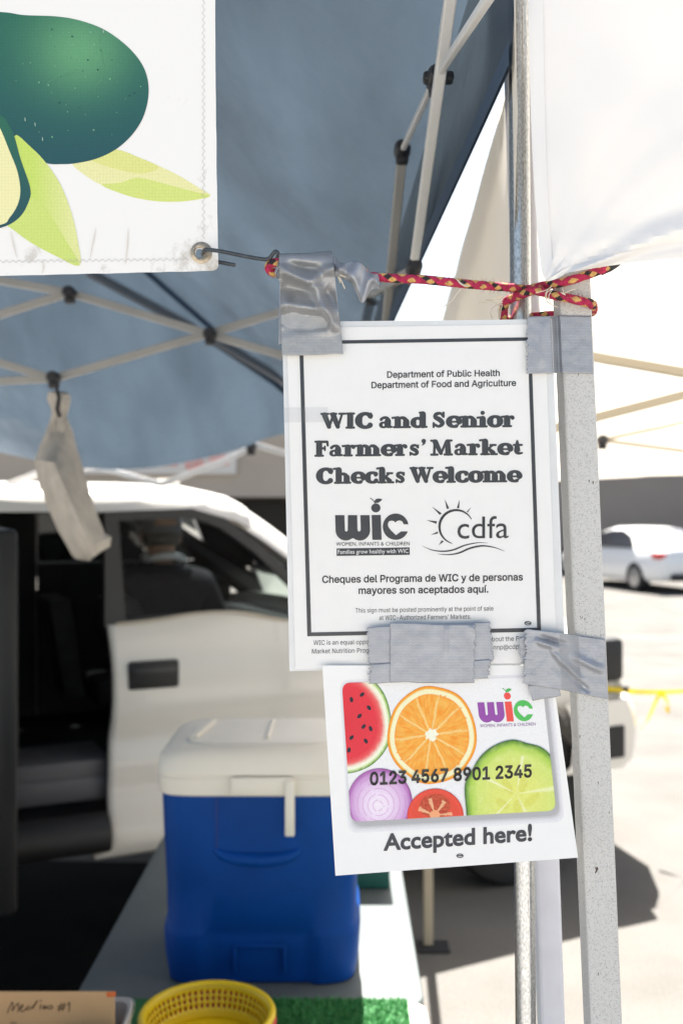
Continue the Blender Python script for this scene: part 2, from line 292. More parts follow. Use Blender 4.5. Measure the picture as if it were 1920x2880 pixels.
GLYPHS = json.loads(r'''{"-":[453,[[337,244,337,188,114,188,114,244]]],".":[188,[[95,-4,78,-1,63,9,53,24,50,41,53,59,63,73,78,83,95,87,113,83,128,73,138,59,141,41,138,24,128,9,113,-1]]],"0":[453,[[227,-7,191,-3,158,7,130,24,105,48,85,77,69,113,57,155,50,202,48,254,50,306,57,353,69,395,85,431,106,461,130,484,159,502,191,512,227,516,262,512,295,502,323,484,348,461,368,431,384,395,396,353,403,306,405,254,403,202,396,155,384,113,368,77,348,48,323,24,295,7,263,-3],[227,50,250,52,271,60,290,74,306,92,320,116,330,144,338,176,342,213,344,254,342,295,338,332,330,365,320,393,306,416,290,435,271,449,250,457,227,460,203,457,182,449,163,435,147,416,134,393,123,365,115,332,111,295,109,254,111,213,115,176,123,144,134,116,147,92,163,74,182,60,203,52]]],"1":[453,[[76,0,76,55,391,55,391,0],[276,509,276,0,212,0,212,448,209,448,86,358,86,427,198,509]]],"2":[453,[[64,0,64,47,234,229,282,282,299,305,311,327,318,348,320,371,317,397,308,419,293,436,273,449,250,457,224,460,196,457,172,447,153,433,139,413,130,390,127,362,66,362,68,391,75,418,86,442,102,464,121,482,143,496,168,507,196,513,225,516,254,513,281,507,306,497,328,482,346,465,361,445,372,423,379,398,381,372,378,345,371,318,363,299,351,280,336,259,317,235,294,209,267,180,153,60,153,57,389,57,389,0]]],"3":[453,[[218,-7,188,-5,159,1,133,10,108,22,88,38,70,57,57,79,48,104,44,132,109,132,115,107,126,87,144,71,165,59,191,52,219,50,248,53,275,61,297,74,315,93,325,116,329,145,326,172,316,196,299,217,275,234,254,241,229,246,201,248,157,248,157,299,288,448,288,452,70,452,70,509,372,509,372,461,211,278,211,289,247,290,279,286,308,276,333,262,354,244,371,222,383,198,391,173,393,145,390,116,383,90,370,66,354,45,333,27,309,12,281,2,251,-5]]],"4":[453,[[40,105,40,158,247,509,311,509,109,166,109,163,413,163,413,105],[282,0,282,121,282,146,282,318,343,318,343,0]]],"5":[453,[[221,-7,192,-5,165,1,140,11,118,25,99,41,83,60,71,82,63,105,60,130,122,130,127,108,138,89,154,73,173,60,196,52,221,50,250,53,276,64,298,82,314,104,324,131,328,162,326,183,321,203,314,221,297,244,275,262,248,273,218,277,192,275,167,268,145,258,128,246,67,253,96,509,366,509,366,452,151,452,134,301,136,301,155,315,178,325,203,331,229,334,252,332,274,328,294,321,313,311,330,299,345,285,358,269,370,251,379,231,386,210,390,187,391,163,388,132,381,102,369,76,352,52,332,32,309,15,282,3,253,-4]]],"6":[453,[[226,-7,196,-4,168,3,142,15,119,31,100,51,84,74,73,101,66,130,64,162,65,187,71,212,80,239,93,268,112,302,137,340,252,509,322,509,151,261,145,261,165,288,196,307,214,312,235,314,265,312,291,305,316,295,337,280,355,262,370,240,380,215,387,187,389,157,387,127,379,98,368,73,352,50,333,30,310,14,284,3,257,-4],[226,48,254,52,279,63,299,79,314,101,324,128,327,157,324,187,314,213,299,235,279,251,254,262,226,265,198,262,174,252,153,235,138,214,128,188,125,158,128,128,138,102,153,79,174,63,198,52]]],"7":[453,[[97,0,323,448,323,452,62,452,62,509,391,509,391,449,165,0]]],"8":[453,[[226,-7,193,-5,163,1,136,11,111,25,91,42,74,62,62,84,54,109,52,135,53,156,58,176,65,195,81,220,101,241,125,256,153,265,153,267,129,276,109,289,93,308,80,330,73,354,70,380,73,405,79,429,90,450,106,469,124,485,146,498,170,508,197,514,226,516,255,514,282,508,306,498,328,485,346,469,361,450,373,429,379,405,382,380,379,354,372,330,359,308,343,289,323,276,300,267,300,265,327,256,351,241,372,220,387,195,395,176,399,156,401,135,398,109,391,84,378,62,362,42,341,25,317,11,289,1,259,-5],[226,49,258,52,285,60,307,74,323,91,333,113,337,139,333,165,322,189,305,208,283,223,256,232,226,235,196,232,169,223,147,208,130,189,119,165,115,139,119,113,129,91,145,74,167,60,185,54,205,50],[226,290,252,292,274,300,293,313,307,330,316,351,319,376,316,399,308,420,294,437,275,449,252,457,226,460,200,457,177,449,159,437,145,420,136,399,133,376,136,351,145,330,159,313,178,300,201,292]]],"9":[453,[[226,516,256,513,285,506,310,494,333,478,352,458,368,434,380,408,387,378,389,347,387,322,382,296,373,270,359,240,340,207,315,168,200,0,130,0,301,248,307,248,287,221,257,202,238,196,218,195,188,197,161,203,137,214,116,229,98,247,83,269,72,294,66,321,64,352,66,382,73,411,85,436,101,459,120,479,143,494,168,506,196,513],[226,460,199,457,174,446,154,429,138,407,129,381,125,352,129,322,138,295,154,274,174,257,199,247,226,243,254,247,279,257,299,273,314,295,324,321,327,350,324,381,314,407,299,429,279,446,254,457]]],"@":[676,[[355,-135,307,-133,262,-126,221,-114,184,-98,151,-77,122,-53,98,-24,77,9,61,46,50,87,43,131,40,179,43,226,50,269,61,309,78,346,98,379,123,408,151,433,184,454,220,470,260,482,303,489,349,492,394,489,435,482,472,469,506,452,536,432,562,407,584,380,603,351,617,319,627,285,633,251,635,215,635,191,633,166,631,142,627,118,622,96,615,76,599,49,579,28,561,18,541,13,517,11,476,17,457,24,441,36,429,50,423,68,420,68,408,48,388,30,371,20,351,15,326,13,298,15,273,23,251,35,232,52,216,73,204,96,195,123,190,152,188,182,190,212,197,239,207,265,220,287,237,306,257,322,279,334,304,341,330,343,360,340,385,331,404,319,416,306,419,306,419,335,474,335,474,110,476,91,485,74,499,63,518,59,540,63,557,76,568,97,576,127,579,152,580,182,581,215,579,245,575,273,567,301,555,327,541,351,523,373,502,393,477,410,450,424,419,434,385,440,347,442,309,440,274,434,242,424,213,410,187,393,164,372,144,347,128,320,115,289,105,255,100,218,98,178,100,138,105,100,115,66,128,35,144,8,165,-17,188,-37,215,-54,246,-68,280,-78,317,-83,357,-85,412,-80,458,-69,489,-59,504,-107,464,-120,411,-131],[329,65,359,68,382,78,400,95,412,118,417,138,421,160,422,185,421,210,417,231,411,249,399,269,381,282,358,289,331,292,305,288,283,277,265,260,252,239,244,213,242,185,244,154,251,125,262,101,279,81,301,69]]],"A":[480,[[16,0,201,509,276,509,463,0,395,0,287,302,264,372,232,478,245,478,213,371,191,302,85,0],[110,142,110,199,370,199,370,142]]],"C":[510,[[267,-7,225,-3,186,7,150,25,119,49,92,79,70,115,53,157,44,203,40,254,44,305,53,352,70,393,92,429,119,459,150,484,186,501,225,512,267,516,293,514,317,511,340,504,362,496,383,485,402,471,419,456,435,438,448,418,459,397,467,373,473,348,408,348,401,373,389,395,375,413,357,428,337,440,315,449,292,454,267,456,237,453,209,445,184,432,161,414,141,391,125,364,113,332,106,295,103,254,106,213,113,177,125,145,141,117,161,94,184,76,210,63,237,56,267,53,292,55,315,60,337,69,357,81,375,96,389,114,401,136,408,160,473,160,467,135,459,112,448,91,435,71,420,53,402,38,383,24,363,13,341,5,317,-2,293,-6]]],"D":[502,[[219,0,96,0,96,57,215,57,254,60,288,68,318,81,343,99,363,122,379,149,390,181,397,216,399,255,397,294,390,329,379,361,364,388,344,410,320,428,291,441,258,449,221,452,93,452,93,509,225,509,273,505,315,495,353,478,385,455,412,426,433,391,449,351,458,306,462,255,458,205,449,159,433,119,411,83,384,54,351,31,312,14,268,3],[125,509,125,0,60,0,60,509]]],"F":[410,[[60,0,60,509,369,509,369,452,125,452,125,278,346,278,346,221,125,221,125,0]]],"H":[517,[[60,0,60,509,125,509,125,289,392,289,392,509,457,509,457,0,392,0,392,232,125,232,125,0]]],"I":[300,[[31,0,31,57,118,57,118,452,31,452,31,509,269,509,269,452,183,452,183,57,269,57,269,0]]],"M":[628,[[60,0,60,509,152,509,277,187,287,159,299,123,311,84,322,49,307,49,318,83,330,121,342,158,352,187,476,509,568,509,568,0,504,0,504,291,504,327,505,369,506,413,507,457,513,457,498,409,482,363,467,322,456,291,342,0,286,0,170,291,159,321,145,361,129,408,112,457,119,457,120,416,121,372,122,328,122,291,122,0]]],"N":[523,[[60,0,60,509,136,509,343,183,363,151,388,107,414,55,405,54,401,108,399,157,399,195,399,509,463,509,463,0,387,0,202,290,177,331,148,381,108,452,119,454,122,384,124,328,125,291,125,0]]],"P":[445,[[60,0,60,509,235,509,272,506,305,499,332,487,356,471,375,452,390,430,400,404,407,377,409,348,407,318,400,291,390,265,375,243,356,223,332,207,305,195,272,188,235,186,109,186,109,242,233,242,257,244,279,248,297,256,318,272,333,294,342,319,344,348,342,376,333,402,318,423,297,439,279,446,257,451,232,452,125,452,125,0]]],"T":[449,[[32,452,32,509,417,509,417,452,257,452,257,0,193,0,193,452]]],"W":[686,[[155,0,16,509,82,509,163,196,175,145,187,94,197,40,189,40,200,94,211,145,224,196,306,509,380,509,462,196,474,145,486,94,497,40,488,40,499,94,510,145,523,196,603,509,670,509,530,0,455,0,368,323,351,391,336,475,350,475,335,395,318,323,230,0]]],"a":[389,[[160,-9,137,-7,115,-3,94,5,76,15,60,29,48,45,38,63,32,84,30,108,34,138,43,161,58,179,78,193,100,203,125,211,178,220,234,227,265,235,276,255,276,257,273,279,267,297,256,311,240,322,220,329,196,331,171,329,149,322,118,301,100,274,41,291,51,313,64,331,79,346,95,358,114,368,133,375,153,380,173,383,194,384,239,379,263,372,286,360,306,343,322,320,330,301,335,278,337,251,337,0,277,0,277,52,272,52,252,25,236,12,215,1,190,-6],[170,45,202,49,228,59,248,74,263,93,272,115,276,138,276,190,259,182,231,176,200,171,175,168,134,159,117,150,103,139,95,124,92,105,94,87,102,72,114,61,130,52,149,47]]],"b":[424,[[229,-8,198,-5,172,4,153,17,138,31,118,59,112,59,112,0,53,0,53,509,114,509,114,319,118,319,137,346,152,360,171,373,197,381,229,384,259,382,287,374,313,361,335,342,354,320,370,293,381,261,388,227,390,189,388,151,381,116,370,84,355,57,336,34,313,16,288,3,260,-6],[220,47,242,49,262,55,279,66,294,80,306,97,316,117,323,139,327,163,328,189,327,215,323,239,316,261,307,281,295,298,280,311,262,322,243,328,220,330,198,328,178,322,161,312,147,299,134,282,125,263,118,241,114,216,113,189,114,162,118,138,125,115,135,95,147,78,162,65,179,55,198,49]]],"c":[396,[[207,-8,174,-5,144,3,117,16,93,35,72,58,56,85,44,116,37,150,34,187,37,225,44,260,56,291,72,318,93,341,117,360,144,374,174,382,207,384,234,383,260,377,284,368,305,356,324,341,340,322,353,301,362,277,303,262,290,289,270,311,242,325,207,330,184,328,163,321,145,310,130,296,118,278,108,258,102,236,98,212,96,187,98,163,102,139,108,117,118,97,130,80,145,66,163,55,184,49,207,46,243,52,271,66,292,89,304,117,363,102,354,78,341,56,325,37,306,21,285,9,261,-1,235,-6]]],"d":[424,[[195,-8,165,-6,137,3,111,16,89,34,70,57,55,84,43,116,36,151,34,189,36,227,43,261,55,293,70,320,89,342,112,361,137,374,165,382,196,384,228,381,253,373,272,360,287,346,306,319,311,319,311,509,372,509,372,0,313,0,313,59,307,59,287,31,272,17,252,4,227,-5],[205,47,226,49,246,55,263,65,278,78,290,95,299,115,306,138,310,162,312,189,310,216,306,241,300,263,290,282,278,299,263,312,246,322,227,328,205,330,182,328,162,322,145,311,130,298,118,281,108,261,102,239,98,215,96,189,98,163,102,139,109,117,118,97,130,80,145,66,162,55,182,49]]],"e":[404,[[212,-8,177,-5,145,3,117,16,92,35,72,58,56,85,44,116,37,150,34,187,36,224,44,258,55,290,71,317,91,340,115,359,142,373,172,382,205,384,226,383,246,380,266,374,285,366,303,355,319,341,334,324,347,305,357,282,365,256,370,227,371,194,371,169,75,169,75,221,338,221,310,202,308,226,304,248,298,269,283,294,263,314,237,326,205,330,183,328,164,323,146,313,125,294,109,270,99,241,96,211,96,178,98,151,102,127,110,106,121,88,135,73,151,61,169,53,190,48,212,46,234,48,254,53,271,61,285,73,297,88,306,105,365,91,353,63,335,39,320,26,302,14,283,4,261,-3,237,-7]]],"f":[254,[[228,379,228,327,6,327,6,379],[81,0,81,432,84,461,96,486,113,505,135,519,161,527,187,530,222,527,243,521,227,468,215,472,195,474,171,470,154,460,145,443,142,419,142,0]]],"g":[425,[[207,-151,180,-149,156,-146,134,-140,105,-127,82,-110,64,-91,51,-69,101,-41,122,-66,136,-78,154,-88,178,-95,207,-97,236,-95,261,-87,282,-75,298,-58,308,-34,311,-6,311,68,306,68,287,41,272,28,252,16,227,8,195,5,165,7,138,14,113,27,90,43,71,65,55,90,43,120,36,154,34,191,36,229,43,263,55,293,71,320,90,342,112,361,138,374,166,382,196,384,228,382,253,373,273,360,288,346,308,319,313,319,313,379,372,379,372,-9,370,-40,363,-67,350,-90,334,-109,314,-124,291,-136,265,-144,237,-149],[205,59,227,61,246,66,264,75,285,95,300,121,307,142,311,166,312,193,311,219,307,242,300,264,291,283,279,299,264,312,247,322,227,328,205,330,182,328,163,322,145,312,130,298,118,282,109,262,102,241,98,218,96,193,98,167,102,144,109,123,124,96,145,76,163,66,183,61]]],"h":[410,[[114,227,114,0,53,0,53,509,114,509,114,287,102,287,116,319,132,344,152,362,175,374,200,382,227,384,252,383,275,377,295,369,313,356,328,340,341,321,350,298,355,271,357,240,357,0,296,0,296,235,293,263,286,286,273,304,256,318,235,326,210,329,184,326,161,317,141,303,126,283,117,257]]],"i":[167,[[53,0,53,379,114,379,114,0],[84,443,67,446,54,455,44,468,41,483,44,499,54,512,67,521,84,524,100,521,114,512,123,499,126,483,123,468,114,455,100,446]]],"k":[381,[[110,137,110,212,121,212,284,379,360,379,184,199,177,199],[53,0,53,509,114,509,114,0],[294,0,148,186,191,229,372,0]]],"l":[189,[[139,-2,112,0,91,8,74,20,62,37,55,59,53,84,53,509,114,509,114,99,115,77,120,62,130,54,146,52,160,53,170,54,181,3,162,-1]]],"m":[610,[[53,0,53,379,112,379,112,295,108,295,118,323,132,346,151,363,172,376,195,384,219,386,245,383,268,375,287,361,303,342,314,320,321,295,312,295,322,321,337,343,357,361,381,375,407,383,437,386,458,385,478,380,497,372,514,361,529,346,541,328,550,307,555,283,557,255,557,0,496,0,496,254,493,279,485,298,473,313,447,326,419,330,395,328,374,320,358,307,345,290,338,270,335,247,335,0,274,0,274,260,269,288,253,311,229,326,199,330,178,328,158,320,140,307,126,289,117,266,114,238,114,0]]],"n":[410,[[114,227,114,0,53,0,53,379,112,379,112,287,102,287,116,319,132,344,152,362,175,374,200,382,227,384,252,383,275,377,295,369,313,356,328,340,341,321,350,298,355,271,357,240,357,0,296,0,296,235,293,263,286,286,273,304,256,318,235,326,210,329,184,326,161,317,141,303,126,283,117,257]]],"o":[415,[[207,-8,174,-5,144,3,117,16,93,35,72,58,56,85,44,116,37,150,34,187,37,225,44,260,56,291,72,318,93,341,117,360,144,374,174,382,207,384,241,382,271,374,299,360,323,341,343,318,359,291,371,260,379,225,381,187,379,150,371,116,359,85,343,58,323,35,299,16,271,3,241,-5],[207,46,231,49,252,55,270,66,285,80,298,97,307,117,314,139,318,163,319,187,318,212,314,236,307,258,298,278,285,296,270,310,252,321,231,328,207,330,184,328,163,321,145,310,130,296,118,278,108,258,102,236,98,212,96,187,98,163,102,139,108,117,118,97,130,80,145,66,163,55,184,49]]],"p":[424,[[53,-143,53,379,112,379,112,319,118,319,137,346,152,360,171,373,197,381,229,384,259,382,287,374,313,361,335,342,354,320,370,293,381,261,388,227,390,189,388,151,381,116,370,84,355,57,336,34,313,16,288,3,260,-6,229,-8,198,-5,173,4,153,17,138,31,118,59,114,59,114,-143],[220,47,242,49,262,55,279,66,294,80,306,97,316,117,323,139,327,163,328,189,327,215,323,239,316,261,307,281,295,298,280,311,262,322,243,328,220,330,198,328,178,322,161,312,147,299,134,282,125,263,118,241,114,216,113,189,114,162,118,138,125,115,135,95,147,78,162,65,179,55,198,49]]],"q":[424,[[372,-143,311,-143,311,59,306,59,287,31,272,17,252,4,227,-5,195,-8,165,-6,137,3,111,16,89,34,70,57,55,84,43,116,36,151,34,189,36,227,43,261,55,293,70,320,89,342,112,361,137,374,165,382,196,384,228,381,253,373,272,360,287,346,307,319,313,319,313,379,372,379],[205,47,226,49,246,55,263,65,278,78,290,95,299,115,306,138,310,162,312,189,310,216,306,241,300,263,290,282,278,299,263,312,246,322,227,328,205,330,182,328,162,322,145,311,130,298,118,281,108,261,102,239,98,215,96,189,98,163,102,139,109,117,118,97,130,80,145,66,162,55,182,49]]],"r":[259,[[53,0,53,379,112,379,112,321,115,321,130,347,152,367,171,377,191,383,213,385,229,384,243,384,243,322,230,324,207,326,182,323,159,315,140,301,126,284,117,262,114,237,114,0]]],"s":[365,[[182,-8,157,-7,133,-3,112,3,93,12,76,24,62,38,50,54,41,73,36,94,94,107,105,79,124,60,150,49,181,45,206,47,227,53,244,62,262,81,268,103,265,121,254,136,237,147,212,155,149,170,118,180,92,192,72,208,58,227,50,249,47,274,49,295,55,314,65,332,79,347,95,360,115,370,137,378,161,383,187,384,212,383,234,379,254,372,279,358,299,339,314,316,324,290,268,277,258,298,243,316,219,328,187,333,156,329,131,317,114,299,109,277,112,258,124,243,144,232,172,223,229,209,261,200,287,187,306,171,320,153,328,131,331,107,329,85,323,65,312,47,298,31,281,18,260,6,236,-2,210,-7]]],"t":[227,[[204,379,204,327,6,327,6,379],[65,471,126,471,126,98,128,76,136,61,150,53,170,50,185,51,202,54,213,2,192,-3,168,-4,138,-1,113,7,92,21,77,41,68,64,65,93]]],"u":[410,[[182,-5,158,-3,135,2,115,11,97,23,82,39,69,59,60,82,54,109,53,139,53,379,114,379,114,144,116,117,124,94,137,75,154,61,175,53,200,50,226,53,249,62,268,77,283,97,293,122,296,153,296,379,357,379,357,0,298,0,298,92,307,92,294,60,277,35,257,17,234,5,209,-3]]],"y":[389,[[47,-139,61,-86,71,-87,104,-89,118,-84,130,-74,141,-58,151,-36,163,-1,17,379,84,379,165,155,187,87,206,21,184,21,202,87,224,155,305,379,371,379,204,-58,191,-85,177,-107,159,-124,139,-136,117,-143,91,-145,65,-143]]],"z":[380,[[42,0,42,46,254,320,254,323,48,323,48,379,333,379,333,331,126,60,126,56,339,56,339,0]]],"\u00ed":[167,[[53,0,53,379,114,379,114,0],[57,429,104,529,173,529,107,429]]],"\u2019":[177,[[52,318,82,509,151,509,98,318]]]," ":[188,[]]}''')
CAP = max(GLYPHS['H'][1][0][1::2])
from mathutils.geometry import delaunay_2d_cdt
def nonzero(polys):
    vs = []; ed = []
    for p in polys:
        b = len(vs); vs += [Vector(q) for q in p]; ed += [(b+k, b+(k+1) % len(p)) for k in range(len(p))]
    V, E, Fc, *_ = delaunay_2d_cdt(vs, ed, [], 0, 1e-6); out = []
    for f in Fc:
        cx = sum(V[i].x for i in f)/len(f); cy = sum(V[i].y for i in f)/len(f); wn = 0
        for p in polys:
            for (x0, y0), (x1, y1) in zip(p, p[1:]+p[:1]):
                if (y0 <= cy) != (y1 <= cy):
                    if x0+(cy-y0)/(y1-y0)*(x1-x0) > cx: wn += 1 if y1 > y0 else -1
        if wn: out.append(tuple((V[i].x, V[i].y) for i in f))
    return out
def embolden(tl, b):
    """Thicken filled lettering by stroking its outline."""
    if b <= 0: return tl
    cnt = {}; key = lambda p: (round(p[0], 5), round(p[1], 5))
    for t in tl:
        for p, q in zip(t, t[1:]+t[:1]):
            k = tuple(sorted((key(p), key(q)))); cnt[k] = cnt.get(k, 0)+1
    out = list(tl)
    for (p, q), n in cnt.items():
        if n != 1: continue
        dx, dy = q[0]-p[0], q[1]-p[1]; l = math.hypot(dx, dy)
        if l < 1e-6: continue
        dx, dy = dx/l*b, dy/l*b; p2, q2 = (p[0]-dx*0.6, p[1]-dy*0.6), (q[0]+dx*0.6, q[1]+dy*0.6)
        a, b_, c, d = (p2[0]-dy, p2[1]+dx), (q2[0]-dy, q2[1]+dx), (q2[0]+dy, q2[1]-dx), (p2[0]+dy, p2[1]-dx)
        out += [(a, b_, c), (a, c, d)]
    return out
GC = {}
def sans(txt, bold=0.0, track=0):
    x = 0; out = []
    for ch in txt:
        adv, sp = GLYPHS[ch]
        if ch not in GC: GC[ch] = nonzero([[(q[i]/CAP, q[i+1]/CAP) for i in range(0, len(q), 2)] for q in sp]) if sp else []
        out += [tuple((p[0]+x/CAP, p[1]) for p in t) for t in GC[ch]]
        x += adv+track
    return embolden(out, bold)
def builtin(txt, bold=0.0, space=1.0):
    cu = bpy.data.curves.new('text', 'FONT'); cu.body = txt; cu.space_character = space
    cu.resolution_u = 4
    t = curve_tris(cu)
    return embolden([tuple((x/0.69, y/0.69) for x, y in q) for q in t], bold*1.3)
def fit(tl, x0, x1, yl, yr, cap):
    """Scale unit-cap-height text into x0..x1 on a baseline running from yl to yr (photo pixels)."""
    a = min(p[0] for t in tl for p in t); b = max(p[0] for t in tl for p in t); k = (x1-x0)/(b-a)
    out = []
    for t in tl:
        q = []
        for x, y in t:
            X = x0+(x-a)*k; yb = yl+(yr-yl)*(X-x0)/(x1-x0); q.append((X - y*cap*(-(yr-yl)/(x1-x0))*0.0, yb-y*cap))
        out.append(tuple(q))
    return out

# fat slab lettering drawn as brush strokes (x-height 0.68, cap height 1)
def _o(cx, cy, rx, ry, wS, wT, a0=0, a1=360, n=20):
    o = []
    for i in range(n+1):
        a = R(a0+(a1-a0)*i/n); c, s_ = math.cos(a), math.sin(a)
        o.append((cx+rx*c, cy+ry*s_, wS*c*c+wT*s_*s_))
    return o
W_, T_, SF = 0.345, 0.165, 0.12
def stem(x, y0, y1, top='l', bot=True, wd=W_):
    st = [[(x, y0+wd/2, wd), (x, y1-wd/2, wd)]]
    if bot: st.append([(x-wd*0.60, y0+SF/2, SF), (x+wd*0.60, y0+SF/2, SF)])
    if top == 'l': st.append([(x-wd*0.8, y1-SF/2-0.03, SF), (x, y1-SF/2+0.0, SF)])
    if top == 'b': st.append([(x-wd*0.60, y1-SF/2, SF), (x+wd*0.60, y1-SF/2, SF)])
    return st
def arch(x0, x1, xh=0.7):
    return [cr([(x0, xh*0.55, 0.10), (x0+(x1-x0)*0.35, xh*0.86, 0.15), (x0+(x1-x0)*0.8, xh*0.8, 0.22), (x1, xh*0.5, W_)], 5),
            [(x1, xh*0.55, W_), (x1, W_/2, W_)], [(x1-W_*0.58, SF/2, SF), (x1+W_*0.58, SF/2, SF)]]
SLAB = {
 'o': (0.80, [_o(0.40, 0.35, 0.26, 0.285, 0.36, 0.16)]),
 'e': (0.76, [_o(0.40, 0.35, 0.265, 0.285, 0.35, 0.16, 4, 298), [(0.22, 0.345, 0.10), (0.60, 0.345, 0.10)], [(0.53, 0.10, 0.13), (0.63, 0.17, 0.07)]]),
 'c': (0.70, [_o(0.40, 0.35, 0.265, 0.285, 0.35, 0.16, 45, 318), [(0.56, 0.53, 0.2), (0.57, 0.5, 0.2)]]),
 'a': (0.80, [cr([(0.16, 0.52, 0.17), (0.28, 0.62, 0.14), (0.44, 0.6, 0.2), (0.5, 0.44, W_), (0.5, 0.2, W_)], 5),
             _o(0.29, 0.2, 0.15, 0.14, 0.2, 0.11), [(0.5, 0.2, W_), (0.53, 0.09, 0.17), (0.7, 0.08, 0.13)]]),
 'n': (0.90, stem(0.22, 0, 0.7)+arch(0.22, 0.66)),
 'm': (1.32, stem(0.22, 0, 0.7)+arch(0.22, 0.64)+arch(0.64, 1.07)),
 'r': (0.64, stem(0.22, 0, 0.7)+[cr([(0.25, 0.45, 0.1), (0.36, 0.6, 0.13), (0.5, 0.6, 0.17)], 4), [(0.5, 0.56, 0.22), (0.51, 0.55, 0.22)]]),
 'i': (0.46, stem(0.22, 0, 0.7)+[[(0.21, 0.91, 0.23), (0.22, 0.91, 0.23)]]),
 'd': (0.86, [_o(0.36, 0.34, 0.235, 0.27, 0.33, 0.15), [(0.62, W_/2, W_), (0.62, 1.02-W_/2, W_)], [(0.46, 0.96, SF), (0.62, 0.96, SF)], [(0.62, 0.065, SF), (0.82, 0.065, SF)]]),
 's': (0.64, [cr([(0.52, 0.5, 0.13), (0.4, 0.62, 0.13), (0.22, 0.58, 0.17), (0.2, 0.44, 0.2), (0.4, 0.32, 0.22), (0.47, 0.17, 0.2), (0.34, 0.07, 0.13), (0.13, 0.16, 0.13)], 5), [(0.53, 0.62, 0.1), (0.53, 0.48, 0.1)], [(0.12, 0.05, 0.1), (0.12, 0.2, 0.1)]]),
 'k': (0.88, stem(0.22, 0, 1.02)+[[(0.3, 0.33, 0.12), (0.6, 0.6, 0.12)], [(0.5, 0.63, SF), (0.78, 0.63, SF)], [(0.4, 0.42, 0.16), (0.64, 0.14, 0.27)], [(0.54, SF/2, SF), (0.84, SF/2, SF)]]),
 't': (0.58, [cr([(0.26, 0.86, 0.12), (0.26, 0.6, 0.24), (0.26, 0.25, W_), (0.34, 0.1, 0.17), (0.52, 0.12, 0.1)], 5), [(0.08, 0.62, SF), (0.5, 0.62, SF)]]),
 'h': (0.90, stem(0.22, 0, 1.02)+arch(0.22, 0.66)),
 'l': (0.46, stem(0.22, 0, 1.02)),
 'W': (1.30, [[(0.23, 0.86, 0.31), (0.46, 0.13, 0.24)], [(0.46, 0.1, 0.14), (0.68, 0.85, 0.14)], [(0.68, 0.86, 0.31), (0.92, 0.13, 0.24)], [(0.92, 0.1, 0.14), (1.14, 0.9, 0.12)],
             [(0.06, 0.935, SF), (0.42, 0.935, SF)], [(0.54, 0.935, SF), (0.84, 0.935, SF)], [(1.0, 0.935, SF), (1.28, 0.935, SF)]]),
 'I': (0.54, stem(0.26, 0, 1.0, 'b', wd=0.33)),
 'C': (0.98, [_o(0.50, 0.5, 0.35, 0.425, 0.40, 0.19, 42, 316), [(0.79, 0.93, 0.12), (0.8, 0.66, 0.12)], [(0.78, 0.8, 0.16), (0.79, 0.74, 0.16)]]),
 'S': (0.80, [cr([(0.64, 0.72, 0.14), (0.5, 0.9, 0.15), (0.27, 0.85, 0.2), (0.24, 0.66, 0.24), (0.46, 0.5, 0.27), (0.6, 0.28, 0.25), (0.42, 0.09, 0.16), (0.16, 0.22, 0.15)], 6), [(0.66, 0.95, 0.12), (0.66, 0.68, 0.12)], [(0.14, 0.05, 0.12), (0.14, 0.3, 0.12)]]),
 'F': (0.76, stem(0.28, 0, 1.0, 'b', wd=0.33)+[[(0.2, 0.93, 0.14), (0.7, 0.93, 0.14)], [(0.71, 0.93, 0.13), (0.73, 0.7, 0.13)], [(0.3, 0.52, 0.13), (0.58, 0.52, 0.13)], [(0.58, 0.64, 0.1), (0.58, 0.4, 0.1)]]),
 'M': (1.24, [[(0.24, 0.06, 0.14), (0.27, 0.95, 0.14)], [(0.30, 0.85, 0.30), (0.60, 0.14, 0.2)], [(0.60, 0.12, 0.12), (0.88, 0.9, 0.14)], [(0.95, 0.86, 0.28), (0.98, 0.16, 0.32)],
             [(0.08, SF/2, SF), (0.42, SF/2, SF)], [(0.78, SF/2, SF), (1.18, SF/2, SF)], [(0.08, 0.935, SF), (0.34, 0.935, SF)], [(0.94, 0.935, SF), (1.16, 0.935, SF)]]),
 "'": (0.30, [[(0.17, 0.92, 0.24), (0.18, 0.92, 0.24)], [(0.21, 0.9, 0.17), (0.19, 0.76, 0.12), (0.10, 0.66, 0.05)]]),
 ' ': (0.17, []),
}
def stroke_outline(pts):
    n = len(pts); Lf = []; Rt = []
    for i in range(n):
        p = pts[max(0, i-1)]; q = pts[min(n-1, i+1)]; dx, dy = q[0]-p[0], q[1]-p[1]; l = math.hypot(dx, dy) or 1
        nx, ny = -dy/l, dx/l; h = pts[i][2]/2
        Lf.append((pts[i][0]+nx*h, pts[i][1]+ny*h)); Rt.append((pts[i][0]-nx*h, pts[i][1]-ny*h))
    out = []
    for i in range(n-1):
        q = [Rt[i], Rt[i+1], Lf[i+1], Lf[i]]
        if math.hypot(q[0][0]-q[1][0], q[0][1]-q[1][1])+math.hypot(q[2][0]-q[3][0], q[2][1]-q[3][1]) > 1e-6: out.append(q)
    for i in range(0, n, max(1, n-1)):
        h = pts[i][2]/2*0.999; out.append([(pts[i][0]+h*math.cos(2*math.pi*(k+0.37)/12), pts[i][1]+h*math.sin(2*math.pi*(k+0.37)/12)) for k in range(12)])
    res = []
    for q in out:
        ar = sum(q[k][0]*q[(k+1) % len(q)][1]-q[(k+1) % len(q)][0]*q[k][1] for k in range(len(q)))
        res.append(q if ar > 0 else q[::-1])
    return res
